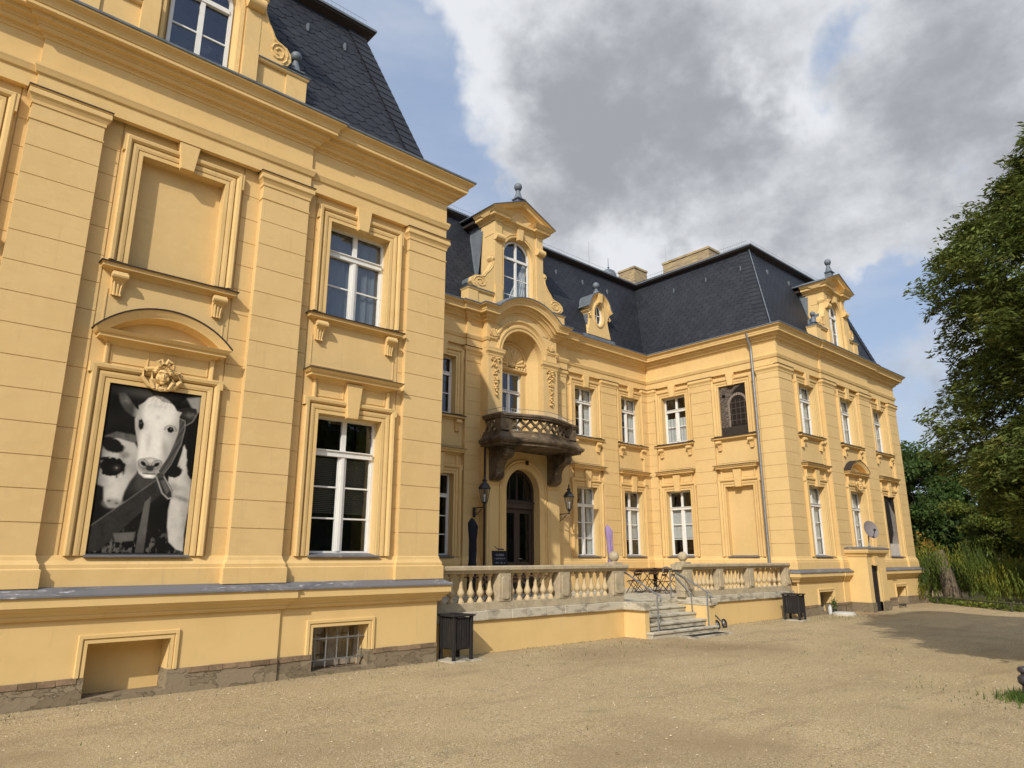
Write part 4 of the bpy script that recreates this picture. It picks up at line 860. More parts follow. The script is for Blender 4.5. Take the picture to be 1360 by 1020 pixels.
m = MB(); m.lathe(26.1, 21.5, [(.36, 14.1), (.36, 15.95), (.42, 16.0), (.40, 16.15), (.32, 16.32), (.17, 16.42), (.05, 16.47), (.03, 16.5), (.06, 16.56), (.02, 16.62), (.012, 17.1)], 18); m.build('roof_lantern', M['zinc'], house, smooth=True)
m = MB()
for x, y, h in ((22.2, 19.4, 1.7), (27.9, 20.4, 2.3), (25.9, 17.8, 2.2), (26.2, 14.9, 1.6), (26.0, 13.9, 2.4)): m.tube([(x, y, 14.1), (x, y, 14.3+h)], .012, 5, .006)
m.build('lightning_rod', M['steel'], house)

# ---- big pedimented dormers
def volute(m, s, c, z0, sc, d0, d1):
    """S-scroll buttress: s=-1 left / +1 right of the body edge c"""
    pts = [(0, 0), (.72, 0), (.92, .06), (1.02, .22), (.99, .42), (.86, .56), (.68, .62), (.55, .66), (.48, .74), (.42, .86), (.28, 1.06), (.17, 1.30), (.13, 1.52), (.17, 1.58), (.21, 1.68), (.18, 1.80), (.08, 1.86), (0, 1.86)]
    pts = [(c+s*x*sc[0], z0+z*sc[1]) for x, z in pts]
    m.prism(pts, d0, d1)
    for k, dd in ((.0, d1+.004),):
        cx, cz_ = c+s*.62*sc[0], z0+.32*sc[1]
        m.tube([(cx+s*(.30*(1-t/26))*sc[0]*math.cos(R(-60+t*32)), dd, cz_+.30*(1-t/26)*sc[1]*math.sin(R(-60+t*32))) for t in range(22)], .022, 6)
        m.tube([(c+s*x*sc[0], dd, z0+z*sc[1]) for x, z in ((.62, .58), (.46, .64), (.36, .84), (.22, 1.04), (.10, 1.28), (.07, 1.5))], .018, 6)
        m.ball((c+s*.10*sc[0], dd, z0+1.70*sc[1]), .07, 8, (1, .5, 1))
def dormer(c, yf, z0, cur=True, vw=.06, fk=1.1, hw=1.17, zc0=13.18, wz1=12.92, sx=1.0, oh=.30, zapex=14.38, wr=.60, ped=2.28, zped=10.66, side_ball=False):
    fr = lambda a, d, z: (a, yf-d, z)
    root = bpy.data.objects.new('dormer', None); COL.objects.link(root); root.parent = house; root.location = Vector((c, yf, z0))-Vector(house.location)
    zs = wz1-wr                                      # springing of the window arch
    m = arch_wall(fr, c-hw*.72, c+hw*.72, z0, zc0, c, zs, wr+.10, z0, 0, '', None, None)
    jamb(m, c, zs, wr+.10, z0, 0, -.10); jamb(m, c, zs, wr+.10, z0, -.10, -.22, r2=wr)
    for s in (-1, 1):
        x0, x1 = sorted((c+s*hw*.72, c+s*hw)); m.box(x0, x1, -.7, .06, z0, zc0)           # side piers
    m.build('dormer_front', M['plaster'], root, fix=False)
    for s in (-1, 1):       # cushion blocks high on the piers
        m = MB(fr); x0, x1 = sorted((c+s*hw*.72, c+s*hw))
        m.tube([(c+s*hw*.70, .09, zc0-.62), (c+s*(hw+.02), .09, zc0-.62)], .13, 14); m.box(x0-.015, x1+.015, -.5, .085, zc0-.49, zc0-.44); m.build('pier_scroll', M['plaster_trim'], root, smooth=True)
        m = MB(fr); m.box(x0+.003, x1-.003, .06, .10, z0, z0+1.0); m.build('pier_block', M['plaster_trim'], root)
    m = MB(fr); m.sweep([(c-wr-.10, z0)]+arc(c, zs, wr+.10, 180, 0, 22)+[(c+wr+.10, z0)], [(0, -.01), (0, .03), (.05, .035), (.06, .015), (.09, .015), (.10, .04), (.13, .04), (.135, -.01)]); m.build('window_surround', M['plaster_trim'], root, smooth=True)
    m = MB(fr); m.prism([(c-.10, wz1-.02), (c+.10, wz1-.02), (c+.15, zc0), (c-.15, zc0)], -.02, .13); m.build('keystone', M['plaster_trim'], root, bevel=.01)
    # window
    m = MB(fr); D = -.22; w = wr
    m.box(c-w, c-w+.06, D, D+.06, z0, zs); m.box(c+w-.06, c+w, D, D+.06, z0, zs); m.sweep(arc(c, zs, w-.06, 180, 0, 18), [(0, D), (0, D+.06), (.062, D+.06), (.062, D)])
    m.box(c-.04, c+.04, D, D+.065, z0, wz1-.05); m.box(c-w+.06, c+w-.06, D, D+.08, zs-.14, zs-.05)
    z = zs-.14
    while z > z0+.5: z -= .66; m.box(c-w+.06, c+w-.06, D+.01, D+.04, z-.014, z+.014)
    wf = m.build('dormer_window', M['white'], root)
    m = MB(fr); m.prism([(c-w+.03, z0)]+arc(c, zs, w-.03, 180, 0, 18)+[(c+w-.03, z0)], D+.012, D+.018)
    g = m.build('pane', M['glass'], root)
    m = MB(fr); n = 20; v = []
    for i in range(n+1): x = c+.02+(w-.06)*i/n; y = D-.12+.03*math.sin(i*1.7); v += [(x, y, z0+.1), (x-.2*(1-i/n), y, z0+.9), (c+w*.75+(x-c)*.25, y, zs-.1)]
    m.raw(v, [(3*i+k, 3*i+3+k, 3*i+4+k, 3*i+1+k) for i in range(n) for k in (0, 1)])
    if cur: m.build('curtain', M['curtain'], root)
    m = MB(fr); m.box(c-hw+.05, c+hw-.05, -.95, -.93, z0, zc0+.2); m.build('room_shade_sheet', M['room'], root)
    # entablature and pediment
    CP = [(0, zc0-.001), (.03, zc0), (.04, zc0+.06), (.10, zc0+.09), (.12, zc0+.12), (.21, zc0+.13), (.22, zc0+.21), (.27, zc0+.24), (.35, zc0+.33), (.37, zc0+.35)]
    m = MB(fr)
    for s in (-1, 1):
        x0, x1 = sorted((c+s*hw*.72, c+s*hw)); m.steps(x0, x1, -.8, .06, [(p, z) for p, z in CP])
    m.steps(c-hw*.72, c+hw*.72, -.3, .0, [(p*.8, z) for p, z in CP[:7]])
    m.build('dormer_cornice', M['plaster_trim'], root)
    ax, az = hw+.37, zc0+.35
    path = [(c-ax+.02, az-.10), (c-hw*.60, az-.0), (c, zapex), (c+hw*.60, az-.0), (c+ax-.02, az-.10)]
    path = [(c-hw*.74, az-.05), (c, zapex), (c+hw+.22, az-.06)]
    path = [(c-hw-.24, az), (c-hw*.70, az+.02), (c, zapex), (c+hw*.70, az+.02), (c+hw+.24, az)]
    path = [(c-hw-.36, az-.03), (c-hw-.33, az+.01), (c, zapex), (c+hw+.33, az+.01), (c+hw+.36, az-.03)]
    m = MB(fr); m.sweep(path[1:4], [(-.24, -.3), (-.24, .02), (-.21, .05), (-.14, .08), (-.12, .24), (-.06, .27), (.0, .36), (0, -.6)]); m.build('pediment', M['plaster_trim'], root)
    m = MB(fr); m.prism([(c-hw-.0, zc0+.15), (c+hw+.0, zc0+.15), (c+hw, az+.0), (c, zapex-.12), (c-hw, az)], -.3, .01); m.build('tympanum', M['plaster'], root)
    m = MB(fr); m.sweep(path, [(.002, -1.9), (.002, .39), (.03, .40), (.04, -1.9)]); m.build('dormer_roof', M['zinc'], root)
    for s in (-1, 1):         # zinc cheeks
        m = MB(fr); x = c+s*(hw-.03); m.face([(x, -.6, z0), (x, -.6, zc0+.25), (x, -1.9, zc0+.25), (x, -.75, z0)])
        m.face([(x+s*.25, -.62, z0+1.2), (x, -.6, zc0+.1), (x, -1.4, zc0+.1), (x+s*.3, -1.0, z0+1.2)]); m.build('zinc_cheek', M['zinc'], root, fix=False)
    for s in (-1, 1):         # soffit of the side eaves
        x0, x1 = sorted((c+s*(hw-.1), c+s*(hw+.24))); m = MB(fr); m.box(x0, x1, -1.9, -.85, zc0+.13, zc0+.24); m.build('side_eave', M['eave'], root)
    # pedestals with volutes
    for s in (-1, 1):
        x0, x1 = sorted((c+s*hw, c+s*ped)); y0_, y1_ = sorted((c+s*(ped-.40), c+s*(ped+.006)))
        m = MB(fr); m.box(x0, x1, -.35, .0, z0-.2, zped-.02); m.box(y0_, y1_, -.37, .035, z0-.2, zped-.021); pd = m.build('pedestal', M['plaster_trim'], root)
        m = MB(fr); m.steps(x0, x1, -.38, .035, [(0.008, zped-.085), (.03, zped-.06), (.04, zped-.02)]); m.build('pedestal_cap', M['plaster_trim'], root)
        m = MB(fr); m.steps(x0, x1, -.38, .035, [(.055, zped-.0195), (.055, zped), (0, zped+.03)]); m.build('pedestal_flashing', M['zinc'], root)
    for s in (-1, 1):
        m = MB(fr); volute(m, s, c+s*(hw-.02), zped+.03, ((ped-hw-vw)*.99, .74), -.16, .05); m.build('volute', M['plaster_trim'], root)
        m = MB(fr); pts = [(.60, .63), (.50, .72), (.86, .60), (1.05, .44), (1.06, .2)]
        q = [(c+s*(hw-.02)+s*x*(ped-hw-vw)*.99, zped+.03+z*.74) for x, z in [(.72, 0), (.92, .06), (1.02, .22), (.99, .42), (.86, .56), (.68, .62), (.55, .66), (.48, .74), (.42, .86)]]
        for a, b in zip(q[:-1], q[1:]): m.face([(a[0], -.45, a[1]), (b[0], -.45, b[1]), (b[0], -.10, b[1]+.012), (a[0], -.10, a[1]+.012)])
        m.build('volute_flashing', M['zinc'], root, fix=False)
    def finial(x, z, k, nm='finial', sq=True, d=-.02):
        m = MB(fr); 
        m.steps(x-.13*k, x+.13*k, d-.13*k, d+.13*k, [(0, z-.08), (0, z+.14*k), (.05*k, z+.16*k), (.05*k, z+.19*k), (0, z+.21*k)])
        m.lathe(x, d, [(.16*k, z+.21*k), (.12*k, z+.30*k), (.07*k, z+.48*k), (.065*k, z+.52*k), (.10*k, z+.54*k)], 14)
        m.ball((x, d, z+.66*k), .14*k, 14); m.build(nm, M['zinc'], root, smooth=True)
    finial(c, zapex+.02, fk)
    if side_ball:
        for s in (-1, 1): finial(c+s*(ped-.18), zped+.0, .78, d=-.14)
    return root
dormer(15.54, 16.92, 10.0, zc0=13.42, wz1=13.0, zapex=14.44, wr=.63)
dormer(28.48, 11.35, 10.0, vw=.33, fk=1.0, hw=.98, zc0=12.60, wz1=12.33, zapex=13.52, wr=.50, ped=1.96, zped=10.93, side_ball=True)
dormer(2.83, 11.35, 10.0, cur=False, vw=.33, fk=1.0, hw=.98, zc0=12.60, wz1=12.33, zapex=13.52, wr=.52, ped=1.96, zped=10.95, side_ball=True)

# ---- bull's-eye dormer
def eye_dormer(c, yf, z0):
    fr = lambda a, d, z: (a, yf-d, z); root = bpy.data.objects.new('round_dormer', None); COL.objects.link(root); root.parent = house; root.location = Vector((c, yf, z0))-Vector(house.location)
    cz = z0+.92; ra, rz = .27, .46
    out = [(-.72, 0), (.72, 0), (.62, .25), (.52, .55), (.50, .85), (.56, .95), (.60, 1.1)]
    outl = [(c-.74, z0), (c-.60, z0+.35), (c-.52, z0+.7), (c-.58, z0+.95), (c-.66, z0+1.0), (c-.66, z0+1.12)]+[(c+.58*math.cos(R(t)), z0+1.12+.62*math.sin(R(t))) for t in range(165, 14, -15)]
    outr = [(2*c-x, z) for x, z in outl[:6]][::-1]
    poly = outl+outr; n = 48
    # face with an oval hole: bridge by angle
    m = MB(fr); hole = [(c+ra*math.cos(2*math.pi*i/n), cz+rz*math.sin(2*math.pi*i/n)) for i in range(n)]
    def ray_hit(t):
        dx, dz = math.cos(t), math.sin(t); best = None
        for (x0, y0), (x1, y1) in zip(poly, poly[1:]+poly[:1]):
            ex, ey = x1-x0, y1-y0; den = dx*ey-dz*ex
            if abs(den) < 1e-9: continue
            s_ = ((x0-c)*ey-(y0-cz)*ex)/den; q = ((x0-c)*dz-(y0-cz)*dx)/den
            if s_ > 0 and -1e-6 <= q <= 1+1e-6 and (best is None or s_ < best): best = s_
        return (c+dx*best, cz+dz*best)
    O = [ray_hit(2*math.pi*i/n) for i in range(n)]
    for i in range(n):
        a, b, e, f = hole[i], hole[(i+1) % n], O[(i+1) % n], O[i]; m.face([(a[0], 0, a[1]), (b[0], 0, b[1]), (e[0], 0, e[1]), (f[0], 0, f[1])])
        m.face([(a[0], 0, a[1]), (b[0], 0, b[1]), (b[0], -.16, b[1]), (a[0], -.16, a[1])]); m.face([(e[0], 0, e[1]), (f[0], 0, f[1]), (f[0], -.45, f[1]), (e[0], -.45, e[1])])
    m.build('dormer_front', M['plaster_trim'], root, fix=False)
    m = MB(fr); m.sweep(hole, [(0, -.01), (0, .03), (-.05, .04), (-.08, .03), (-.09, -.01)], closed=True); m.build('window_surround', M['plaster_trim'], root, smooth=True)
    m = MB(fr); m.sweep([(c-.72, z0+1.10)]+[(c+.60*math.cos(R(t)), z0+1.14+.66*math.sin(R(t))) for t in range(170, 9, -10)]+[(c+.72, z0+1.10)], [(-.06, 0), (-.05, .05), (.0, .12), (.03, .12), (.03, -.3)]); m.build('arched_hood', M['plaster_trim'], root, smooth=True)
    m = MB(fr); m.sweep([(c-.76, z0+1.10)]+[(c+.62*math.cos(R(t)), z0+1.14+.68*math.sin(R(t))) for t in range(170, 9, -10)]+[(c+.76, z0+1.10)], [(.012, -1.0), (.012, .14), (.035, .145), (.045, -1.0)]); m.build('dormer_roof', M['zinc'], root)
    m = MB(fr); m.prism([(c-.08, z0+1.42), (c+.08, z0+1.42), (c+.11, z0+1.80), (c-.11, z0+1.80)], 0, .15); m.build('keystone', M['plaster_trim'], root)
    m = MB(fr)
    for s in (-1, 1): m.tube([(c+s*.58, .05, z0+.9), (c+s*.66, .05, z0+.82), (c+s*.60, .05, z0+.76), (c+s*.55, .05, z0+.82)], .03, 6)
    m.build('scroll', M['plaster_trim'], root)
    m = MB(fr)
    for s in (-1, 1): m.face([(c+s*.60, -.1, z0), (c+s*.56, -.1, z0+1.1), (c+s*.56, -1.0, z0+1.1), (c+s*.66, -.3, z0)])
    m.face([(c-.95, -.02, z0-.02), (c+.95, -.02, z0-.02), (c+.9, -.2, z0+.06), (c-.9, -.2, z0+.06)]); m.face([(c-.95, -.02, z0-.02), (c+.95, -.02, z0-.02), (c+1.05, .04, z0-.30), (c-1.05, .04, z0-.30)])
    m.build('zinc_cheek', M['zinc'], root, fix=False)
    m = MB(fr); D = -.15; m.sweep(hole, [(0, D), (0, D+.04), (.05, D+.04), (.05, D)], closed=True); m.box(c-.018, c+.018, D, D+.03, cz-rz, cz+rz); m.box(c-ra, c+ra, D, D+.03, cz-.015, cz+.015); w = m.build('dormer_window', M['white'], root)
    m = MB(fr); m.prism(hole, D+.008, D+.014); m.build('pane', M['glass'], root)
    m = MB(fr); m.box(c-.5, c+.5, -.6, -.58, z0, z0+1.5); m.build('room_shade_sheet', M['room'], root)
    m = MB(fr); m.lathe(c, -.1, [(.15, z0+1.78), (.13, z0+1.95), (.07, z0+2.02), (.06, z0+2.10)], 12); m.ball((c, -.1, z0+2.22), .15, 12); m.build('finial', M['zinc'], root, smooth=True)
eye_dormer(20.35, 17.05+.30, 10.52)

# ---- downpipes, plates, camera box
def pipe(pts, nm='downpipe', r=.05, mat='steel', cuffs=()):
    m = MB(); m.tube(pts, r, 10)
    for (x, y, z) in cuffs: m.lathe(x, y, [(r+.012, z), (r+.012, z+.05)], 10)
    m.build(nm, M[mat], house, smooth=True)
pipe([(22.52, 12.17, 9.9), (22.55, 12.17, 9.70), (22.72, 12.17, 9.40), (22.735, 12.17, 9.2), (22.74, 12.17, 1.7)], cuffs=[(22.745, 12.17, z) for z in (8.2, 6.2, 3.9, 2.2)])
pipe([(13.84, 16.66, 5.32), (13.84, 16.66, 1.2), (13.88, 16.62, .9)], r=.035, mat='eave')
m = MB(FP); m.box(17.33, 17.47, -.33, -.318, 2.38, 2.66); m.build('door_plate', M['plate'], house)
m = MB(FP); m.box(15.6, 15.68, .0, .10, 4.86, 5.0); m.build('security_camera', M['eave'], house)

# mask over the blind window and cartouche on the far wing
def mask(fr, c, z, d=-.02, k=1.0, face=True):
    m = MB(fr)
    m.ball((c, d+.06*k, z), .115*k, 16, (.82, .75, 1.12)); 
    if face:
        m.ball((c, d+.125*k, z-.015*k), .03*k, 8, (.55, 1.2, 1.6)); m.ball((c, d+.135*k, z-.075*k), .028*k, 8, (1.2, .5, .5)); m.ball((c, d+.115*k, z-.115*k), .035*k, 8, (1, .7, .7))
        for s in (-1, 1): m.ball((c+s*.042*k, d+.128*k, z+.02*k), .018*k, 8, (1.3, .6, .7)); m.tube([(c+s*.015*k, d+.142*k, z+.045*k), (c+s*.045*k, d+.142*k, z+.055*k), (c+s*.075*k, d+.12*k, z+.04*k)], .010*k, 6); m.ball((c+s*.06*k, d+.105*k, z-.04*k), .04*k, 8, (1, .6, 1))
    for i in range(9):                        # wavy hair
        t = R(15+i*18.75); m.ball((c+.11*k*math.cos(t), d+.08*k, z+.03*k+.12*k*math.sin(t)), .042*k, 8)
    for s in (-1, 1):
        m.tube([(c+s*.06*k, d+.12*k, z+.14*k), (c+s*.11*k, d+.13*k, z+.21*k), (c+s*.05*k, d+.12*k, z+.25*k), (c+s*.02*k, d+.12*k, z+.18*k)], .030*k, 8)
        m.tube([(c+s*.12*k, d+.05*k, z+.10*k), (c+s*.24*k, d+.05*k, z+.08*k), (c+s*.28*k, d+.05*k, z-.04*k), (c+s*.18*k, d+.06*k, z-.16*k), (c+s*.07*k, d+.05*k, z-.20*k)], .045*k, 8, .03*k)
        m.tube([(c+s*.13*k, d+.08*k, z+.05*k), (c+s*.16*k, d+.09*k, z-.08*k), (c+s*.10*k, d+.08*k, z-.2*k)], .03*k, 8)
        m.tube([(c+s*.05*k, d+.06*k, z-.13*k), (c+s*.06*k, d+.06*k, z-.22*k)], .04*k, 8)
    m.ball((c, d+.07*k, z-.20*k), .05*k, 8, (1.3, .8, .8))
    m.build('mask_ornament', M['plaster_trim'], house, smooth=True)
mask(FA, 2.87, 4.60, d=-.05); mask(FA, 28.58, 4.66, d=.0, k=.95)

# ================================================================== TERRACE AND STEPS
YT = 11.50; ZF = .78
ter = thing('stone_terrace', 'raised terrace with sandstone balustrades, ball-topped pedestals and a flight of steps between the wings', 'terrace', (15.6, YT, 0))
SX0, SX1 = 14.25, 16.85       # stair opening
m = MB()
m.box(XL-.2, 14.08, YT, YT+.3, -.3, .64); m.box(17.12, XC+.2, YT, YT+.3, -.3, .64)
m.box(14.08, SX0, 10.86, 12.2, -.3, .64); m.box(SX1, 17.12, 10.86, 12.2, -.3, .64); m.build('retaining_wall', M['plinth'], ter)
m = MB(); x = XL
def cop(x0, x1, y0, y1, z0=.642, z1=.83):
    m.box(x0+.003, x1-.003, y0+random.uniform(-.006, .006), y1, z0+random.uniform(0, .004), z1+random.uniform(-.004, .003))
while x < 13.98: w = random.uniform(.42, .75); cop(x, min(x+w, 13.985), YT-.06, YT+.34); x += w
m.build('coping', M['coping'], ter, bevel=.012); m = MB()
x = 17.2
while x < XC: w = random.uniform(.6, 1.1); cop(x, min(x+w, XC), YT-.06, YT+.34); x += w
cop(SX1-.02, 17.19, 10.80, 11.4); cop(SX1-.02, 17.19, 11.4, 11.95)
m.build('coping', M['coping'], ter, bevel=.012); m = MB()
cop(13.99, SX0+.02, 10.80, 11.35); cop(13.99, SX0+.02, 11.35, 11.95); m.build('coping', M['coping'], ter, bevel=.012)
m = MB(); m.box(XL, XC, YT+.34, YB+.3, .5, ZF); m.box(14.08, 17.1, 11.95, 12.3, .5, ZF-.002); m.build('terrace_floor', M['coping'], ter)
for i, (zt_, y0) in enumerate(((.148, 10.66), (.306, 10.95), (.464, 11.25), (.622, 11.57), (.778, 11.90))):
    m = MB(); x0, x1 = (SX0-.14, SX1+.12) if i == 0 else (SX0, SX1)
    y1 = 12.3 if i else 10.86
    if i == 0: m.box(SX0, SX1, 10.86, 12.3, -.2, zt_-.06)
    m.box(x0+.02, x1-.02, y0+.03, y1, -.2 if i == 0 else zt_-.16, zt_-.055); m.box(x0, x1, y0, y1, zt_-.055, zt_); m.build('step', M['coping'], ter, bevel=.012)
ps = MB(); ps.box(XL, 14.15, YT+.02, YT+.30, .8305, .99); ps.box(16.75, XC, YT+.02, YT+.30, .8305, .99)
ps.build('balustrade_plinth', M['sand'], ter, bevel=.008)
def rail(x0, x1):
    m = MB(lambda a, d, z: (a, YT+.16+d, z)); pr_ = [(-.13, 1.565), (-.15, 1.575), (-.15, 1.60), (-.18, 1.625), (-.20, 1.64), (-.20, 1.70), (-.185, 1.72), (.185, 1.72), (.20, 1.70), (.20, 1.64), (.18, 1.625), (.15, 1.60), (.15, 1.575), (.13, 1.565)]
    n = len(pr_); m.raw([(x0, d, z) for d, z in pr_]+[(x1, d, z) for d, z in pr_], [tuple(range(n)), tuple(range(2*n-1, n-1, -1))]+[(i, (i+1) % n, n+(i+1) % n, n+i) for i in range(n)])
    return m.build('handrail_stone', M['sand'], ter)
rail(XL+.03, 14.28); rail(16.62, XC-.01)
def ped(x0, x1):
    m = MB(); y0, y1 = YT+.005, YT+.315; m.box(x0, x1, y0, y1, .99, 1.565); c = (x0+x1)/2; w = (x1-x0)/2-.07
    p = m.build('pedestal', M['sand'], ter, bevel=.008)
    m = MB(lambda a, d, z: (a, y0-d, z)); q = [(c-w, 1.08), (c-w, 1.46), (c-w+.03, 1.50), (c+w-.03, 1.50), (c+w, 1.46), (c+w, 1.08), (c+w-.03, 1.04), (c-w+.03, 1.04)]
    m.prism(q, -.01, .03); m.build('raised_panel', M['sand'], p, bevel=.004)
PEDS = [(8.22, 8.42), (9.99, 10.32), (11.82, 12.17), (13.72, 14.15), (16.74, 17.16), (18.42, 18.74), (20.12, 20.48), (22.5, 22.84)]
for a in PEDS: ped(*a)
bal_me = None
BP = [(.075, .99), (.075, 1.02), (.06, 1.025), (.05, 1.05), (.032, 1.085), (.036, 1.10), (.062, 1.13), (.078, 1.165), (.074, 1.205), (.054, 1.245), (.040, 1.30), (.033, 1.38), (.031, 1.44), (.045, 1.455), (.045, 1.475), (.033, 1.48), (.04, 1.505), (.068, 1.525), (.072, 1.565)]
def balusters(x0, x1, n):
    global bal_me
    for i in range(n):
        x = x0+(x1-x0)*(i+.5)/n
        if bal_me is None:
            m = MB(); m.lathe(0, 0, [(r, z-.99) for r, z in BP], 14); o = m.build('baluster', M['baluster'], None, smooth=True); bal_me = o
        else: o = bal_me.copy(); COL.objects.link(o)
        o.parent = ter; o.location = Vector((x, YT+.16, .99))-Vector(ter.location); o.rotation_euler = (0, 0, random.uniform(0, 3))
for i, (a, b) in enumerate(zip(PEDS[:-1], PEDS[1:])):
    if i != 3: balusters(a[1]+.02, b[0]-.02, 6 if i else 6)
for x in (13.95, 16.94):
    m = MB(); m.box(x-.17, x+.17, YT+.01, YT+.31, 1.7205, 1.775); m.lathe(x, YT+.16, [(.11, 1.775), (.07, 1.79), (.07, 1.80)], 14); b = m.build('ball_base', M['sand'], ter, bevel=.006)
    m = MB(); m.ball((x, YT+.16, 1.915), .135, 24); m.build('stone_ball', M['sand'], ter, smooth=True)
def hrail(x, mid):
    m = MB(); P = [(x, 12.0, .80), (x, 12.0, 1.60)]
    m.tube([(x, 11.95, .80), (x, 11.95, 1.56)], .02, 8); m.tube([(x, 10.80, .15), (x, 10.80, .98)], .02, 8)
    m.tube([(x, 12.18, 1.50), (x, 12.16, 1.60), (x, 12.05, 1.63), (x, 11.9, 1.585), (x, 10.85, 1.03), (x, 10.72, .98), (x, 10.68, .90), (x, 10.72, .84)], .022, 8)
    if mid: m.tube([(x, 11.95, 1.42), (x, 11.75, 1.36), (x, 11.45, 1.10), (x, 11.30, .95), (x, 11.28, .47)], .018, 8)
    m.build('handrail', M['steel'], ter, smooth=True)
hrail(14.52, False); hrail(16.70, True)

# ================================================================== GROUND
def ground():
    xs = np.concatenate([np.linspace(-60, -2, 8), np.linspace(-1, 34, 141), np.linspace(36, 70, 12), np.array([90, 150, 400, 1200])])
    ys = np.concatenate([np.array([-1200, -300, -80, -30, -12]), np.linspace(-6, 11.6, 89), np.linspace(13, 60, 14), np.array([100, 300, 1200])])
    X, Y = np.meshgrid(xs, ys, indexing='ij')
    Z = .018*np.sin(X*.7+Y*.3)*np.sin(Y*.9-.2*X)+.012*np.sin(X*2.3+1)*np.sin(Y*1.9)-.012
    Z -= .0*X; near = np.clip((11.2-Y)/1.5, 0, 1); Z = Z*near*(X < 40)
    v = np.stack([X, Y, Z], -1).reshape(-1, 3); nx, ny = len(xs), len(ys)
    f = [(i*ny+j, (i+1)*ny+j, (i+1)*ny+j+1, i*ny+j+1) for i in range(nx-1) for j in range(ny-1)]
    me = bpy.data.meshes.new('ground'); me.from_pydata(v.tolist(), [], f); me.polygons.foreach_set('use_smooth', [True]*len(me.polygons))
    o = bpy.data.objects.new('ground', me); COL.objects.link(o); o['kind'] = 'structure'; o['label'] = 'sandy gravel forecourt'
    mt = bpy.data.materials.new('sandy_gravel'); mt.use_nodes = True; t = mt.node_tree; b = t.nodes['Principled BSDF']; b.inputs['Roughness'].default_value = .95; b.inputs['Specular IOR Level'].default_value = .1
    co = t.nodes.new('ShaderNodeTexCoord').outputs['Object']
    def nz(s, d, r=.6, st=(1, 1, 1)):
        mp = t.nodes.new('ShaderNodeMapping'); mp.inputs['Scale'].default_value = st; t.links.new(co, mp.inputs['Vector'])
        n = t.nodes.new('ShaderNodeTexNoise'); n.inputs['Scale'].default_value = s; n.inputs['Detail'].default_value = d; n.inputs['Roughness'].default_value = r; t.links.new(mp.outputs[0], n.inputs['Vector']); return n.outputs['Fac']
    def mr(x, a, b_): r = t.nodes.new('ShaderNodeMapRange'); r.inputs['From Min'].default_value = a; r.inputs['From Max'].default_value = b_; t.links.new(x, r.inputs['Value']); return r.outputs[0]
    def mix(a, c, f): 
        x = t.nodes.new('ShaderNodeMix'); x.data_type = 'RGBA'; t.links.new(f, x.inputs['Factor'])
        (t.links.new(a, x.inputs['A']) if not isinstance(a, tuple) else x.inputs['A'].__setattr__('default_value', (*a, 1)))
        x.inputs['B'].default_value = (*c, 1); return x.outputs['Result']
    c = mix((.46, .352, .190), (.385, .290, .155), mr(nz(.35, 5), .42, .65)); c = mix(c, (.27, .225, .12), mr(nz(1.6, 6, .7), .56, .72)); c = mix(c, (.49, .378, .22), mr(nz(9, 4, .7), .52, .75)); c = mix(c, (.31, .225, .125), mr(nz(.9, 5, .65, (.35, 1.6, 1)), .54, .72))
    c = mix(c, (.21, .155, .088), mr(nz(34, 3, .85), .52, .64)); c = mix(c, (.68, .58, .40), mr(nz(46, 2, .85, (1.1, 1, 1)), .56, .65)); c = mix(c, (.10, .075, .045), mr(nz(55, 2, .8), .60, .68)); c = mix(c, (.12, .09, .055), mr(nz(7, 5, .8, (.6, 1, 1)), .66, .74)); c = mix(c, (.30, .22, .125), mr(nz(.16, 4, .6), .52, .68))
    t.links.new(c, b.inputs['Base Color'])
    vo = t.nodes.new('ShaderNodeTexVoronoi'); vo.inputs['Scale'].default_value = 85; t.links.new(co, vo.inputs['Vector'])
    ad = t.nodes.new('ShaderNodeMath'); ad.operation = 'MULTIPLY_ADD'; ad.inputs[1].default_value = -1.0; t.links.new(vo.outputs['Distance'], ad.inputs[0]); t.links.new(nz(75, 3, .8), ad.inputs[2])
    bp = t.nodes.new('ShaderNodeBump'); bp.inputs['Strength'].default_value = .75; bp.inputs['Distance'].default_value = .009; t.links.new(ad.outputs[0], bp.inputs['Height']); t.links.new(bp.outputs[0], b.inputs['Normal'])
    me.materials.append(mt)
ground()

def soup(name, P, N1, N2, mat, parent=None, tri=False):
    """P centres, N1/N2 half axes -> one diamond leaf per centre"""
    n = len(P)
    if tri: V = np.stack([P-N1*.5-N2*.4, P+N1*.5-N2*.4, P+N2], 1); k = 3
    else: V = np.stack([P-N2, P+N1, P+N2, P-N1], 1); k = 4
    me = bpy.data.meshes.new(name); me.vertices.add(n*k); me.vertices.foreach_set('co', V.reshape(-1).astype(np.float32))
    me.loops.add(n*k); me.loops.foreach_set('vertex_index', np.arange(n*k, dtype=np.int32)); me.polygons.add(n); me.polygons.foreach_set('loop_start', np.arange(0, n*k, k, dtype=np.int32))
    try: me.polygons.foreach_set('loop_total', np.full(n, k, dtype=np.int32))
    except Exception: pass
    me.update(calc_edges=True); me.validate(); me.materials.append(mat)
    o = bpy.data.objects.new(name, me); COL.objects.link(o)
    if parent is not None: o.parent = parent; me.transform(Matrix.Translation(-world_loc(parent)))
    return o
def unit(n): v = rng.normal(size=(n, 3)); return v/np.linalg.norm(v, axis=1, keepdims=True)
def leaves(P, size, asp=.5, droop=0., name='crown', mat=None, parent=None, jit=.35):
    n = len(P); a = unit(n); a[:, 2] -= droop; a /= np.linalg.norm(a, axis=1, keepdims=True); b = np.cross(a, unit(n)); b /= np.linalg.norm(b, axis=1, keepdims=True)+1e-9
    s = size*(1+jit*rng.normal(size=(n, 1))).clip(.4, 2)
    return soup(name, P, b*s*asp, a*s, mat, parent)

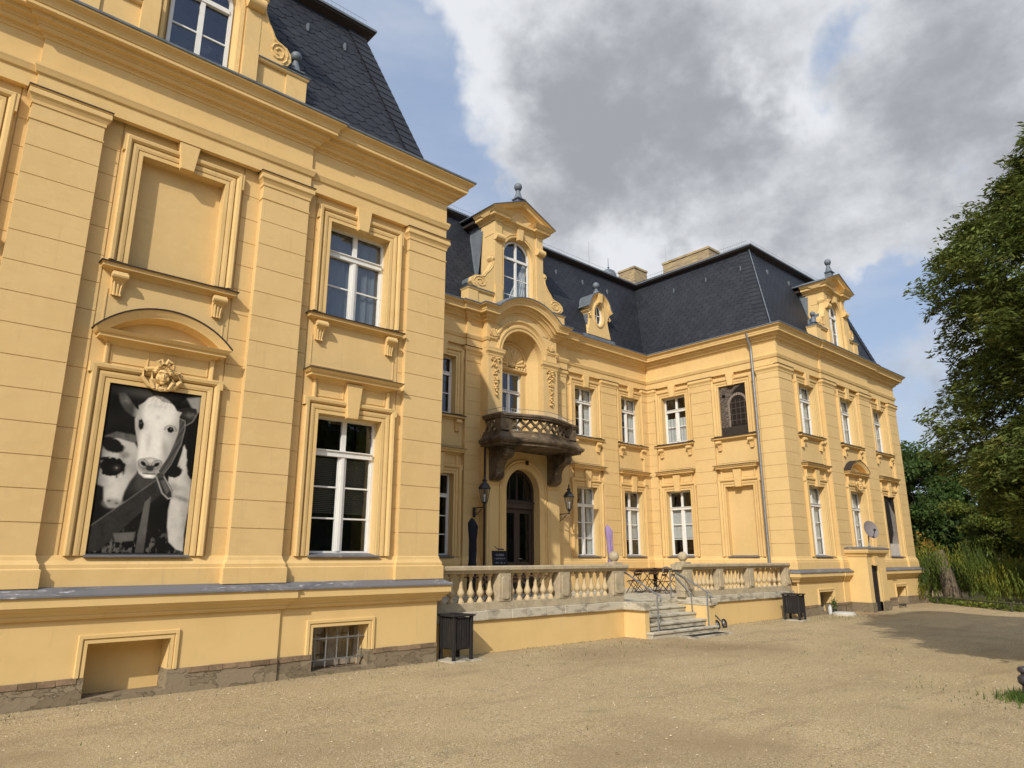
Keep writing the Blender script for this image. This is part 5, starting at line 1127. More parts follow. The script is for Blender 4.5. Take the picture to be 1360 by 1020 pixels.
# weeds, small stones and fallen leaves on the gravel
def scatter(n, box, ok=None):
    P = rng.uniform((box[0], box[2], 0), (box[1], box[3], 0), size=(n, 3)); return P if ok is None else P[ok(P)]
cl = []
for cx, cy, r, k in [(1.3, 10.6, .35, 60), (2.6, 10.3, .3, 40), (10.5, 10.8, .8, 120), (12.5, 10.6, .9, 160), (11.5, 9.6, 1.2, 160), (14.0, 9.3, 1.1, 180), (9.2, 9.9, .8, 90), (16.5, 8.6, 1.4, 150), (23.2, 10.4, .8, 420), (21.8, 10.6, .5, 160), (24.6, 10.3, .7, 300), (20.2, 11.25, .6, 80), (15.2, 6.3, 1.2, 220), (11.6, 3.2, .5, 160), (12.6, 4.1, .6, 120), (7.0, 10.6, .5, 60), (8.4, 11.0, .3, 60)]:
    q = rng.normal(size=(k, 3))*r*np.array([1, .55, 0])+np.array([cx, cy, .012]); cl.append(q)
for x in np.arange(-1, 8.2, .55): cl.append(rng.normal(size=(10, 3))*np.array([.22, .03, 0])+np.array([x, 11.17, .012]))
for x in np.arange(9.2, 22.6, .5):
    if not 13.8 < x < 17.5: cl.append(rng.normal(size=(14, 3))*np.array([.22, .04, 0])+np.array([x, 11.42, .012]))
P = np.concatenate(cl+[scatter(500, (0, 24, 1.5, 11.1))]); P[:, 2] = .012
up_ = unit(len(P))*.5+np.array([0, 0, .8]); s = rng.uniform(.012, .03, (len(P), 1))
tag(soup('ground_weeds', P, np.cross(up_, unit(len(P)))*s*.5, up_*s, M['grass'], tri=True), 'sparse green weeds sprouting through the gravel forecourt', 'weeds', kind='stuff')
P = np.concatenate([scatter(900, (0, 26, 1.5, 11.1)), scatter(260, (-1, 8, 10.9, 11.2)), scatter(300, (9, 22, 11.0, 11.45))]); P[:, 2] = .012; nf = unit(len(P))*.25; a = unit(len(P)); a[:, 2] *= .15; s = rng.uniform(.010, .024, (len(P), 1))
tag(soup('fallen_leaves', P, np.cross(a, np.array([0, 0, 1.]))*s*.6, a*s, M['litter']), 'dry brown leaf crumbs scattered over the gravel', 'fallen leaves', kind='stuff')
def pebbles():
    n = 2600; P = np.concatenate([scatter(n, (-1, 22, 1.5, 11.1)), scatter(900, (1, 20, 10.5, 11.2))]); n = len(P); V = []; F = []
    base = np.array([(1, 0, 0), (-1, 0, 0), (0, 1, 0), (0, -1, 0), (0, 0, 1)]); fc = [(0, 2, 4), (2, 1, 4), (1, 3, 4), (3, 0, 4)]
    s = rng.uniform(.006, .016, n); ang = rng.uniform(0, 6.28, n)
    for i in range(n):
        c, sn = math.cos(ang[i]), math.sin(ang[i])
        for b in base: V.append((P[i, 0]+s[i]*(b[0]*c-b[1]*sn*.7), P[i, 1]+s[i]*(b[0]*sn+b[1]*c*.7), .004+b[2]*s[i]*.7))
        F += [tuple(5*i+k for k in f) for f in fc]
    me = bpy.data.meshes.new('pebbles'); me.from_pydata(V, [], F); me.materials.append(new_mat('pebble_stone', (.45, .37, .25), .9, .2, rnd=.45)); o = bpy.data.objects.new('pebbles', me); COL.objects.link(o)
    tag(o, 'loose small stones lying on the gravel forecourt', 'pebbles', kind='stuff')
pebbles()
# low green tuft at the bollard
P = rng.normal(size=(1500, 3))*np.array([.22, .17, 0])+np.array([12.22, 2.86, .02]); up_ = unit(len(P))*.45+np.array([0, 0, .9]); s = rng.uniform(.03, .09, (len(P), 1))
tag(soup('grass_tuft', P, np.cross(up_, unit(len(P)))*s*.25, up_*s, M['grass'], tri=True), 'green tuft of grass around the foot of the dark bollard', 'grass', kind='stuff')

# ================================================================== MOVABLE THINGS
# slatted litter bins
def litter_bin(x, y, rz, label, w=.205, h=.80):
    t = thing('litter_bin', label, 'litter bin', (x, y, 0), 'slatted wooden litter bins'); l = Vector((x, y, 0))
    def fr(a, d, z): c, s = math.cos(rz), math.sin(rz); return (x+a*c-d*s, y+a*s+d*c, z)
    for sx in (-1, 1):
        for sy in (-1, 1): m = MB(fr); m.box(sx*w-.028, sx*w+.028, sy*w-.03, sy*w+.03, 0, h); m.build('corner_post', M['wood_dark'], t, bevel=.004)
    n = 5
    for side in range(4):
        m = MB(fr)
        for k in range(n):
            a = -w+.055+(2*w-.11)*(k+.5)/n; hw_ = (2*w-.11)/n/2-.008
            if side == 0: m.box(a-hw_, a+hw_, -w-.012, -w+.012, .22, h-.03)
            if side == 1: m.box(a-hw_, a+hw_, w-.012, w+.012, .22, h-.03)
            if side == 2: m.box(-w-.012, -w+.012, a-hw_, a+hw_, .22, h-.03)
            if side == 3: m.box(w-.012, w+.012, a-hw_, a+hw_, .22, h-.03)
        m.build('slat_panel', M['wood_dark'], t, bevel=.003)
    m = MB(fr); m.box(-w+.03, w-.03, -w+.03, w-.03, .20, .72); m.build('liner', M['iron'], t)
    m = MB(fr); o = w+.06
    m.box(-o, o, -o, -o+.12, h, h+.03); m.box(-o, o, o-.12, o, h, h+.03); m.box(-o, -o+.12, -o+.12, o-.12, h, h+.03); m.box(o-.12, o, -o+.12, o-.12, h, h+.03)
    m.build('rim', M['wood_dark'], t, bevel=.004)
    m = MB(fr); m.box(-.36, .36, -.36, .36, -.05, .015); m.build('base_slab', M['coping'], t)
litter_bin(8.60, 11.17, .0, 'dark slatted wooden litter bin in the corner beside the near wing')
litter_bin(21.72, 10.93, .12, 'dark slatted wooden litter bin at the foot of the terrace by the far wing', w=.225, h=.76)

# wall lanterns
def lantern(x, y, z, label):
    t = thing('wall_lantern', label, 'lantern', (x, 16.7 if x > 15 else 16.95, z), 'wall lanterns either side of the portal'); yw = 16.95
    m = MB(); m.box(x-.05, x+.05, yw-.02, yw, z-.28, z+.02); m.tube([(x, yw-.01, z), (x, y+.10, z), (x, y, z+.03), (x, y-.02, z+.10)], .018, 6); m.tube([(x, yw-.01, z-.24), (x, yw-.18, z-.18), (x, y+.14, z-.05)], .014, 6)
    m.tube([(x+.0, yw-.02-.07+.06*math.cos(R(k*36)), z-.09+.06*math.sin(R(k*36))) for k in range(11)], .010, 5); m.box(x-.02, x+.02, y, yw, z-.012, z+.012)
    m.build('bracket_arm', M['iron'], t)
    m = MB(); m.lathe(x, y, [(.03, z+.06), (.05, z+.10), (.06, z+.13), (.04, z+.15)], 8)
    zb_ = z+.15; zt_ = z+.55
    for k in range(6): a = R(60*k+30); m.tube([(x+.085*math.cos(a), y+.085*math.sin(a), zb_), (x+.165*math.cos(a), y+.165*math.sin(a), zt_)], .010, 5)
    m.lathe(x, y, [(.09, zb_-.01), (.10, zb_+.01)], 6, R(30)); m.lathe(x, y, [(.175, zt_), (.20, zt_+.02), (.19, zt_+.05), (.11, zt_+.17), (.06, zt_+.20), (.055, zt_+.25), (.09, zt_+.27), (.03, zt_+.31), (.02, zt_+.36), (.035, zt_+.38), (.006, zt_+.46)], 6, R(30))
    m.build('lantern_cage', M['iron'], t)
    m = MB(); m.lathe(x, y, [(.078, zb_+.012), (.158, zt_-.005)], 6, R(30)); m.build('lamp_glass', M['glass'], t)
    m = MB(); m.tube([(x, y, zb_), (x, y, zb_+.16)], .02, 6); m.ball((x, y, zb_+.20), .04, 8, (1, 1, 1.3)); m.build('bulb', M['curtain'], t, smooth=True)
lantern(13.66, 16.45, 3.38, 'black iron wall lantern left of the arched entrance door')
lantern(17.42, 16.45, 3.34, 'black iron wall lantern right of the arched entrance door')

# closed parasols in their covers
def parasol(x, y, z0, z1, r, mat, label, tilt=0.):
    t = thing('closed_parasol', label, 'parasol', (x, y, ZF), 'closed parasols on the terrace'); prof = []; n = 14; v = []
    m = MB(); seg = 14
    for i in range(n+1):
        q = i/n; z = z0+(z1-z0)*q; rr = r*(.92+.10*math.sin(q*9)+.06*math.sin(q*23+1)); rr *= .8 if q < .04 else 1; rr *= (1.12 if .86 < q < .97 else 1.0)
        if i == n: rr = r*.45
        for k in range(seg): a = 2*math.pi*k/seg; f = 1+.14*math.cos(a*3+q*4)+.09*math.cos(7*a+q*5); v.append((x+tilt*q+rr*f*math.cos(a), y+rr*f*math.sin(a), z+(.05*math.cos(a+3.2) if i >= n-1 else 0)))
    f = [tuple(range(seg)), tuple(range((n+1)*seg-1, n*seg-1, -1))]+[(i*seg+k, i*seg+(k+1) % seg, (i+1)*seg+(k+1) % seg, (i+1)*seg+k) for i in range(n) for k in range(seg)]
    m.raw(v, f); m.build('cover', mat, t, smooth=True)
    m = MB(); m.tube([(x, y, ZF), (x+tilt*.1, y, z0+.05)], .028, 8); m.build('pole', M['steel'], t)
    m = MB(); m.lathe(x, y, [(.33, ZF), (.33, ZF+.05), (.30, ZF+.07), (.05, ZF+.09), (.045, ZF+.25)], 18); m.build('base', M['sand'], t)
parasol(11.62, 14.5, 1.02, 2.86, .118, M['cloth_dark'], 'closed parasol in a charcoal cover near the portal', .04)
parasol(17.25, 14.5, 1.25, 2.84, .108, M['cloth_lilac'], 'closed parasol in lilac cloth behind the stone ball', -.12)

# chalkboard
t = thing('chalkboard_sign', 'small black chalkboard sign with chalk writing beside the entrance door', 'chalkboard', (13.4, 15.4, ZF)); FS = lambda a, d, z: (13.42+a, 15.35-d+.10*(z-ZF), z)
m = MB(FS); m.box(-.25, .25, 0, .02, ZF+.25, 2.05); m.build('board', M['cloth_dark'], t)
m = MB(FS)
for a0, a1, z0, z1 in ((-.28, -.25, ZF, 2.08), (.25, .28, ZF, 2.08), (-.25, .25, 2.05, 2.08), (-.25, .25, ZF+.2, ZF+.25)): m.box(a0, a1, -.005, .03, z0, z1)
m.build('frame', M['wood_dark'], t)
m = MB(FS)
for r_, z in enumerate((1.96, 1.86, 1.74, 1.62, 1.50, 1.38)):
    x = -.20 if r_ else -.14
    while x < (.19 if r_ else .14):
        w = random.uniform(.01, .03); k = random.choice((0, 1, 2)); h = .028 if r_ == 0 else .02
        if k == 0: m.box(x, x+.006, .0205, .022, z-h, z+h)
        elif k == 1: m.box(x, x+w, .0205, .022, z-.003, z+.003)
        else: m.box(x, x+w, .0205, .022, z+h-.006, z+h); m.box(x+w*.4, x+w*.4+.006, .0205, .022, z-h, z+h-.006)
        x += w+.012
m.build('chalk_lettering', new_mat('chalk', (.5, .5, .5), .9, .1), t)
m = MB(FS); m.box(-.05, .18, .0, .015, 2.10, 2.14); m.tube([(-.16, .01, 2.20), (-.05, .01, 2.12)], .012, 5); m.build('top_bracket', M['iron'], t)

# bistro furniture
def bistro_chair(label):
    t = thing('bistro_chair', label, 'chair', (0, 0, 0), 'folded bistro chairs stacked by the steps')
    m = MB()
    for s in (-1, 1):
        m.tube([(s*.20, -.20, 0), (s*.20, .02, .42), (s*.20, .16, .86)], .011, 6); m.tube([(s*.18, .20, 0), (s*.18, -.16, .44)], .011, 6)
    m.tube([(-.20, .16, .86), (.20, .16, .86)], .010, 6); m.tube([(-.18, .20, .02), (.18, .20, .02)], .009, 6); m.build('frame', M['iron'], t)
    m = MB()
    for k in range(5): y = -.18+k*.075; m.box(-.20, .20, y, y+.06, .44, .458)
    m.build('seat', M['chair_wood'], t, bevel=.003)
    m = MB()
    for z, y in ((.66, .10), (.78, .14)): m.box(-.21, .21, y-.012, y+.008, z, z+.075)
    m.build('backrest', M['chair_wood'], t, bevel=.003); return t
def bistro_table(x, y, rz, label, folded=False):
    t = thing('bistro_table', label, 'table', (x, y, ZF), 'slatted bistro tables on the terrace')
    def fr(a, d, z): c, s = math.cos(rz), math.sin(rz); return (x+a*c-d*s, y+a*s+d*c, ZF+z)
    m = MB(fr)
    for k in range(7): m.box(-.35+k*.1015, -.35+k*.1015+.088, -.35, .35, .64, .662)
    m.build('table_top', M['chair_wood'], t, bevel=.003)
    m = MB(fr)
    for s in (-1, 1): m.tube([(s*.30, -.30, 0), (s*.30, .30, .63)], .012, 6); m.tube([(s*.27, .30, 0), (s*.27, -.30, .63)], .012, 6)
    m.tube([(-.3, -.3, .02), (.3, -.3, .02)], .01, 6); m.tube([(-.27, .3, .02), (.27, .3, .02)], .01, 6); m.build('leg_frame', M['iron'], t)
bistro_table(19.05, 14.55, .05, 'left slatted bistro table with folded chairs laid on it'); bistro_table(19.95, 14.45, .0, 'right slatted bistro table with folded chairs laid on it')
bistro_table(11.0, 13.2, .2, 'dark bistro table behind the balustrade left of the parasol'); bistro_table(13.0, 13.6, .5, 'bistro table behind the middle of the near balustrade')
def folded_chair(label):
    t = thing('folded_chair', label, 'chair', (0, 0, 0), 'folded bistro chairs laid on the tables'); m = MB()
    for s in (-1, 1): m.tube([(s*.20, -.42, .02), (s*.20, .42, .02)], .011, 6); m.tube([(s*.17, -.40, .045), (s*.17, .15, .045)], .011, 6)
    m.tube([(-.20, .42, .02), (.20, .42, .02)], .01, 6); m.build('frame', M['iron'], t); m = MB()
    for k in range(5): m.box(-.20, .20, -.20+k*.075, -.14+k*.075, .05, .066)
    m.build('seat', M['chair_wood'], t, bevel=.003); m = MB()
    for y in (.22, .34): m.box(-.21, .21, y, y+.07, .02, .04)
    m.build('backrest', M['chair_wood'], t, bevel=.003); return t
ch = bistro_chair('first folded brown chair from the left, seat up on the left table')
spots = [(18.75, 13.75, 'upright brown bistro chair in front of the left table, leftmost'), (19.4, 13.75, 'upright brown bistro chair standing between the two tables'), (20.0, 13.7, 'upright brown bistro chair in front of the right table'), (19.15, 15.1, 'upright brown bistro chair behind the left table'), (20.2, 15.2, 'upright brown bistro chair behind the right table'), (18.45, 14.6, 'upright brown bistro chair at the left end of the left table'), (20.55, 14.2, 'upright brown bistro chair at the right end of the right table'),
         (10.5, 12.6, 'brown bistro chair left of the dark table behind the balustrade'), (11.5, 12.7, 'brown bistro chair right of the dark table behind the balustrade'), (13.3, 12.9, 'brown bistro chair behind the balustrade nearest the steps')]
for i, (x, y, lab) in enumerate(spots):
    o = ch if i == 0 else copy_tree(ch); o['label'] = lab; o.location = (x, y, ZF); o.rotation_euler = (0, 0, math.pi+random.uniform(-.3, .3)); o['group'] = 'upright bistro chairs on the terrace'
for o in bpy.data.objects:
    if o.parent is not None and o.parent.name.startswith('bistro_chair'): o.scale = (1, 1, .82)
fc_ = folded_chair('folded brown chair lying left on the left table')
for i, (x, y, k, lab) in enumerate(((18.85, 14.5, 0, 'folded brown chair lying left on the left table'), (19.27, 14.5, 0, 'folded brown chair lying right on the left table'), (19.74, 14.4, 0, 'folded brown chair lying left on the right table'), (20.17, 14.4, 0, 'folded brown chair lying right on the right table, rightmost of all'))):
    o = fc_ if i == 0 else copy_tree(fc_); o['label'] = lab; o.location = (x, y, ZF+.675); o.rotation_euler = (0, 0, random.uniform(-.08, .08))
bpy.context.view_layer.update()

# hand cart by the steps
t = thing('hand_cart', 'small folded two-wheeled hand cart leaning on the right cheek wall of the steps', 'hand cart', (17.75, 11.1, 0))
m = MB(); m.tube([(17.25, 11.2, .82), (17.30, 11.2, .60), (17.45, 11.15, .42), (17.85, 11.1, .14)], .022, 8); m.tube([(17.45, 11.15, .42), (17.40, 11.05, .12)], .018, 8); m.tube([(17.25, 11.2, .80), (17.22, 11.05, .83), (17.22, 10.95, .83)], .018, 8); m.build('frame', M['steel'], t, smooth=True)
for x, y in ((17.9, 11.08), (17.42, 11.0)):
    m = MB(); n = 16; m.tube([(x+.10*math.cos(2*math.pi*k/n), y+.02*math.sin(2*math.pi*k/n), .115+.10*math.sin(2*math.pi*k/n)) for k in range(n+1)], .026, 8); w = m.build('wheel', M['iron'], t, smooth=True)
    m = MB(); m.ball((x, y, .115), .055, 10, (1, .5, 1)); m.build('hub', M['steel'], w, smooth=True)
m = MB(); m.box(17.30, 17.42, 11.0, 11.16, .60, .78); m.build('dark_clamp', M['iron'], t, bevel=.01)
# boot scraper grid in front of the steps
t = thing('foot_grating', 'rectangular metal foot grating let into the gravel before the steps', 'grating', (15.9, 10.35, 0))
m = MB(); x0, x1, y0, y1 = 15.0, 16.75, 10.12, 10.58
for a in ((x0, x1, y0, y0+.06), (x0, x1, y1-.06, y1), (x0, x0+.06, y0+.06, y1-.06), (x1-.06, x1, y0+.06, y1-.06)): m.box(a[0], a[1], a[2], a[3], -.02, .035)
m.build('frame', M['coping'], t); m = MB()
for k in range(34): m.box(x0+.08+k*.047, x0+.09+k*.047, y0+.06, y1-.06, -.01, .025)
m.build('grid', M['iron'], t); m = MB(); m.box(x0+.06, x1-.06, y0+.06, y1-.06, -.02, .006); m.build('pit', M['room'], t)
# well cover with a small pump by the far wing
t = thing('well_cover', 'pale round well cover beside the first cellar window of the far wing', 'well cover', (25.0, 10.85, 0))
m = MB(); m.lathe(24.75, 10.72, [(.38, -.05), (.38, .04), (.35, .06)], 28); m.build('stone_ring', M['coping'], t); m = MB(); m.lathe(24.75, 10.72, [(.34, .05), (.34, .08), (.30, .10), (.05, .115)], 28); m.build('lid', M['plate'], t, smooth=True)
t = thing('milk_can', 'small pale metal can standing under the cellar window behind the well cover', 'can', (24.62, 11.12, 0))
m = MB(); m.lathe(24.62, 11.12, [(.06, .0), (.065, .02), (.065, .22), (.045, .27), (.035, .31), (.045, .325)], 16); m.build('body', M['plate'], t, smooth=True); m = MB(); m.tube([(24.57, 11.12, .26), (24.56, 11.12, .36), (24.62, 11.12, .39), (24.68, 11.12, .36), (24.67, 11.12, .26)], .008, 5); m.build('handle', M['iron'], t)
t = thing('potted_plant', 'small dark potted plant right of the pale can', 'plant', (24.9, 11.1, 0))
m = MB(); m.lathe(24.9, 11.1, [(.06, 0), (.085, .16), (.09, .16), (.09, .18)], 14); m.build('pot', M['eave'], t); P = rng.normal(size=(160, 3))*np.array([.05, .05, .10])+np.array([24.9, 11.1, .34]); leaves(P, .035, .4, name='foliage', mat=M['leafB'], parent=t)
t = thing('boot_scraper', 'low dark iron boot scraper right of the cellar porch', 'boot scraper', (30.0, 10.75, 0))
m = MB(); m.tube([(29.8, 10.75, 0), (29.8, 10.75, .12), (30.3, 10.7, .12), (30.3, 10.7, 0)], .02, 6); m.box(29.8, 30.3, 10.70, 10.76, .05, .08); m.build('bar', M['iron'], t)

# satellite dish on the porch roof
t = thing('satellite_dish', 'round grey satellite dish standing on the cellar porch roof', 'satellite dish', (27.95, 10.85, 2.25))
cx, cy, cz = 27.95, 10.78, 2.90; ax_ = Vector((-.42, -.86, .28)).normalized(); e1 = ax_.cross(Vector((0, 0, 1))).normalized(); e2 = e1.cross(ax_)
m = MB(); v = []; seg = 28; rings = 8
for j in range(rings+1):
    r_ = .34*j/rings; dz = .07*(j/rings)**2
    for k in range(seg): a = 2*math.pi*k/seg; p = Vector((cx, cy, cz))+e1*r_*math.cos(a)*.92+e2*r_*math.sin(a)+ax_*dz; v.append(tuple(p))
nb = len(v)
for j in range(rings+1):
    for k in range(seg): v.append(tuple(Vector(v[j*seg+k])-ax_*.015))
f = []
for o_ in (0, nb): f += [(o_+j*seg+k, o_+j*seg+(k+1) % seg, o_+(j+1)*seg+(k+1) % seg, o_+(j+1)*seg+k) for j in range(rings) for k in range(seg)]
f += [(rings*seg+k, rings*seg+(k+1) % seg, nb+rings*seg+(k+1) % seg, nb+rings*seg+k) for k in range(seg)]
m.raw(v, f); m.build('reflector', M['dish'], t, smooth=True)
C0 = Vector((cx, cy, cz)); m = MB(); h_ = C0-e2*.30+ax_*.05; f_ = C0+ax_*.42-e2*.14+e1*.2
m.tube([tuple(h_), tuple(f_)], .012, 6); m.tube([tuple(f_-ax_*.02), tuple(f_+ax_*.02)], .05, 8); m.build('feed_arm', M['iron'], t)
m = MB(); m.tube([tuple(C0-ax_*.05), tuple(C0-ax_*.12-Vector((0, 0, .2))), (cx+.05, cy+.12, 2.26)], .025, 8); m.tube([(cx-.5, cy-.05, 2.29), (cx+.1, cy+.10, 2.29), (cx+.25, cy+.15, 2.28)], .018, 6); m.build('mount', M['steel'], t)

# bollard at the right edge
t = thing('bollard', 'dark round-topped iron bollard at the right edge of the forecourt', 'bollard', (12.36, 2.94, 0))
m = MB(); m.lathe(12.36, 2.92, [(.085, -.02), (.085, .05), (.06, .08), (.055, .15), (.075, .16), (.098, .19), (.098, .25), (.075, .28), (.05, .29), (.05, .31), (.08, .33), (.085, .36), (.07, .39), (.02, .405)], 20); m.build('post', new_mat('bollard_iron', (.06, .055, .06), .35, .5, .4), t, smooth=True)

# low rail barrier along the planting
t = thing('low_rail_fence', 'low weathered wooden rail on short posts along the planting', 'fence', (31.5, 7.5, 0))
ends = [(33.6, 10.6), (30.9, 7.36), (28.2, 4.1), (25.4, .8)]
m = MB(); m.tube([(x, y, .27) for x, y in ends], .030, 8); m.build('rail', M['railwood'], t)
for x, y in ends: m = MB(); m.tube([(x, y, -.05), (x, y, .31)], .045, 8); m.build('post', M['railwood'], t)

# ================================================================== PICTURES IN THE BLIND WINDOWS
def sm(a, b, x): t = np.clip((x-a)/(b-a), 0, 1); return t*t*(3-2*t)
def vnoise(U, V, s, seed, oct=4):
    out = np.zeros_like(U); amp = 1.; tot = 0
    for o_ in range(oct):
        r_ = np.random.default_rng(seed+o_); g_ = r_.random((64, 64)); x, y = U*s, V*s; xi, yi = np.floor(x).astype(int), np.floor(y).astype(int); fx, fy = x-xi, y-yi; fx = fx*fx*(3-2*fx); fy = fy*fy*(3-2*fy)
        G = lambda i, j: g_[i % 64, j % 64]
        out += amp*((G(xi, yi)*(1-fx)+G(xi+1, yi)*fx)*(1-fy)+(G(xi, yi+1)*(1-fx)+G(xi+1, yi+1)*fx)*fy); tot += amp; amp *= .55; s *= 2.1
    return out/tot
def poly_sd(U, V, pts, asp):
    """signed distance (negative inside), in units of picture width"""
    P = np.array(pts, float); P[:, 1] *= asp; X, Y = U, V*asp; d = np.full(U.shape, 9.); ins = np.zeros(U.shape, bool); n = len(P)
    for i in range(n):
        a, b = P[i], P[(i+1) % n]; e = b-a; wx, wy = X-a[0], Y-a[1]; t = np.clip((wx*e[0]+wy*e[1])/(e@e+1e-12), 0, 1); d = np.minimum(d, np.hypot(wx-e[0]*t, wy-e[1]*t))
        c = ((a[1] > Y) != (b[1] > Y)) & (X < (b[0]-a[0])*(Y-a[1])/(b[1]-a[1]+1e-12)+a[0]); ins ^= c
    return np.where(ins, -d, d)
def picture(fr, a0, a1, z0, z1, d, nu, nv, paint, name, label, flip=False, rim=True):
    u = np.linspace(0, 1, nu); v = np.linspace(0, 1, nv); U, V = np.meshgrid(u, v, indexing='ij'); colr = paint(U, V, (z1-z0)/(a1-a0))
    A = a0+(a1-a0)*(1-U if flip else U); Z = z1-(z1-z0)*V
    pts = [fr(a, d, z) for a, z in zip(A.ravel(), Z.ravel())]
    f = [(i*nv+j, (i+1)*nv+j, (i+1)*nv+j+1, i*nv+j+1) for i in range(nu-1) for j in range(nv-1)]
    me = bpy.data.meshes.new('printed_panel'); me.from_pydata(pts, [], f); at = me.color_attributes.new('print', 'FLOAT_COLOR', 'POINT')
    rgba = np.concatenate([colr.reshape(-1, 3), np.ones((nu*nv, 1))], 1).astype(np.float32); at.data.foreach_set('color', rgba.ravel()); me.materials.append(M['print'])
    base = fr((a0+a1)/2, d, z0); t = thing(name, label, 'poster', base)
    o = bpy.data.objects.new('printed_panel', me); COL.objects.link(o); o.parent = t; me.transform(Matrix.Translation(-Vector(base)))
    m = MB(fr); m.box(a0, a1, d-.02, d-.003, z0, z1); m.build('backing_board', M['eave'], t)
    if rim: m = MB(fr); m.box(a0, a1, d-.002, d+.012, z0-.03, z0+.005); m.build('bottom_rail', M['iron'], t)
def cow(U, V, asp):
    n1 = vnoise(U, V*asp, 14, 20); n2 = vnoise(U, V*asp, 38, 40); n0 = vnoise(U, V*asp, 5, 3); sepia = np.array([1.0, .94, .83])
    def lay(g, sd, val, soft=.012, k=1.): a = (1-sm(-soft, soft, sd))*k; return g*(1-a)+val*a
    def E(cu, cv, ru, rv, ang=0): x, y = U-cu, (V-cv)*asp; return (np.hypot((x*math.cos(ang)+y*math.sin(ang))/ru, (-x*math.sin(ang)+y*math.cos(ang))/rv)-1)*min(ru, rv)
    Pg = lambda *p: poly_sd(U, V, p, asp)
    def G(cu, cv, ru, rv, ang=0): x, y = U-cu, (V-cv)*asp; return np.exp(-((x*math.cos(ang)+y*math.sin(ang))/ru)**2-((-x*math.sin(ang)+y*math.cos(ang))/rv)**2)
    g = .006+.010*n0
    g = g+.05*G(.45, .04, .3, .05)+.03*G(.45, .60, .2, .12)
    g = np.maximum(g, .11*sm(.80, .97, V)*sm(.50, .72, vnoise(U*1.5, V*asp*.9, 20, 60)))
    g = lay(g, Pg((.38, .53), (.62, .52), (.62, .64), (.42, .62)), .045+.02*n1, .04)
    # rump in the upper right corner, flank and leg of the haltered cow
    g = lay(g, Pg((.84, .03), (1.05, .00), (1.05, .15), (.95, .125), (.90, .08)), .20+.1*n1, .02)
    body = Pg((.82, .47), (.87, .33), (.93, .42), (1.05, .44), (1.05, .66), (.99, .76), (.975, .88), (.985, .985), (.91, .975), (.82, .93), (.785, .84), (.775, .74), (.80, .62), (.74, .57), (.74, .50))
    tone = .52+.18*(n1-.5)-.28*sm(.86, 1.02, U)*sm(.7, .5, V)-.22*G(.80, .60, .08, .05)-.20*G(.97, .80, .05, .25)-.25*G(.90, .665, .12, .03, .3)
    g = lay(g, body, tone, .012)
    g = lay(g, Pg((.90, .14), (1.05, .10), (1.05, .50), (.985, .54), (.94, .51), (.905, .40))+.03*(n1-.5), .010, .012)
    g = lay(g, E(.79, .50, .085, .07)+.04*(n1-.5), .012, .012); g = lay(g, Pg((.86, .34), (.90, .36), (.91, .50), (.86, .46)), .52, .012)
    # the second cow: broad white head turned down to the right
    h2 = Pg((-.02, .36), (.08, .345), (.15, .325), (.24, .315), (.33, .345), (.40, .40), (.425, .46), (.39, .53), (.335, .58), (.295, .64), (.275, .705), (.23, .735), (.16, .735), (.105, .70), (.085, .62), (-.02, .60))
    t2 = .46+.16*(n1-.5)-.36*sm(.14, -.04, U)+.14*G(.20, .62, .06, .12)-.16*G(.36, .50, .07, .10, -.6)-.12*G(.24, .45, .05, .1)
    g = lay(g, h2, t2, .016); g = lay(g, E(.155, .50, .125, .13, .25)+.13*(n0-.5)+.08*(n1-.5), .010, .012); g = lay(g, E(.115, .375, .12, .075, .3)+.03*(n1-.5), .012, .014); g = lay(g, E(.25, .425, .05, .035), .10, .02, .5)
    g = g+.22*G(.185, .505, .008, .008)+.05*G(.185, .505, .03, .025); g = lay(g, E(.20, .712, .085, .05), .24+.1*n2, .03); g = g*(1-.8*G(.155, .70, .018, .014)-.7*G(.235, .712, .018, .012))
    g = lay(g, Pg((.02, .325), (.14, .29), (.34, .30), (.42, .335), (.30, .345), (.14, .325)), .045+.10*n2, .015)
    # stall beams
    g = lay(g, Pg((-.02, .86), (.60, .565), (.70, .56), (.70, .63), (.12, .985), (-.02, .99)), .018+.014*n1+.012*n2, .008); g = g+.07*np.exp(-(np.abs(poly_sd(U, V, [(-.02, .86), (.60, .565), (.60, .566), (-.02, .861)], asp))/.007)**2)*(.4+n2)
    g = lay(g, Pg((.515, .70), (.575, .66), (.57, 1.02), (.475, 1.02)), .085+.04*n1-.05*sm(.85, 1, V), .008); g = lay(g, Pg((.24, .885), (.46, .875), (.45, .925), (.27, .935)), .09+.05*n1, .012)
    # ears
    e1 = Pg((.10, .055), (.17, .045), (.235, .09), (.30, .135), (.36, .15), (.35, .195), (.27, .185), (.19, .155), (.13, .11)); g = lay(g, e1, .05+.30*sm(.26, .34, U)+.14*n2*G(.19, .09, .06, .05), .014)
    e2 = Pg((.735, .12), (.80, .095), (.87, .085), (.96, .09), (.975, .12), (.93, .175), (.86, .205), (.78, .19), (.745, .165)); g = lay(g, e2, .020+.15*n2*G(.90, .135, .06, .035), .010); g = g+.12*np.exp(-(np.abs(e2)/.008)**2)*sm(.10, .14, V)
    # the white face
    hx = lambda *p: Pg(*[(.545+(a_-.545)*1.10, b_) for a_, b_ in p])
    hd = hx((.355, .155), (.345, .115), (.395, .09), (.43, .060), (.49, .040), (.56, .040), (.63, .058), (.69, .090), (.725, .12), (.775, .125), (.755, .155), (.765, .20), (.76, .26), (.735, .32), (.71, .38), (.685, .43), (.665, .48), (.63, .525), (.57, .552), (.485, .552), (.43, .53), (.395, .485), (.39, .43), (.385, .36), (.365, .31), (.340, .26), (.325, .20))
    f = .74-.10*(n1-.5)+.10*(n2-.5)
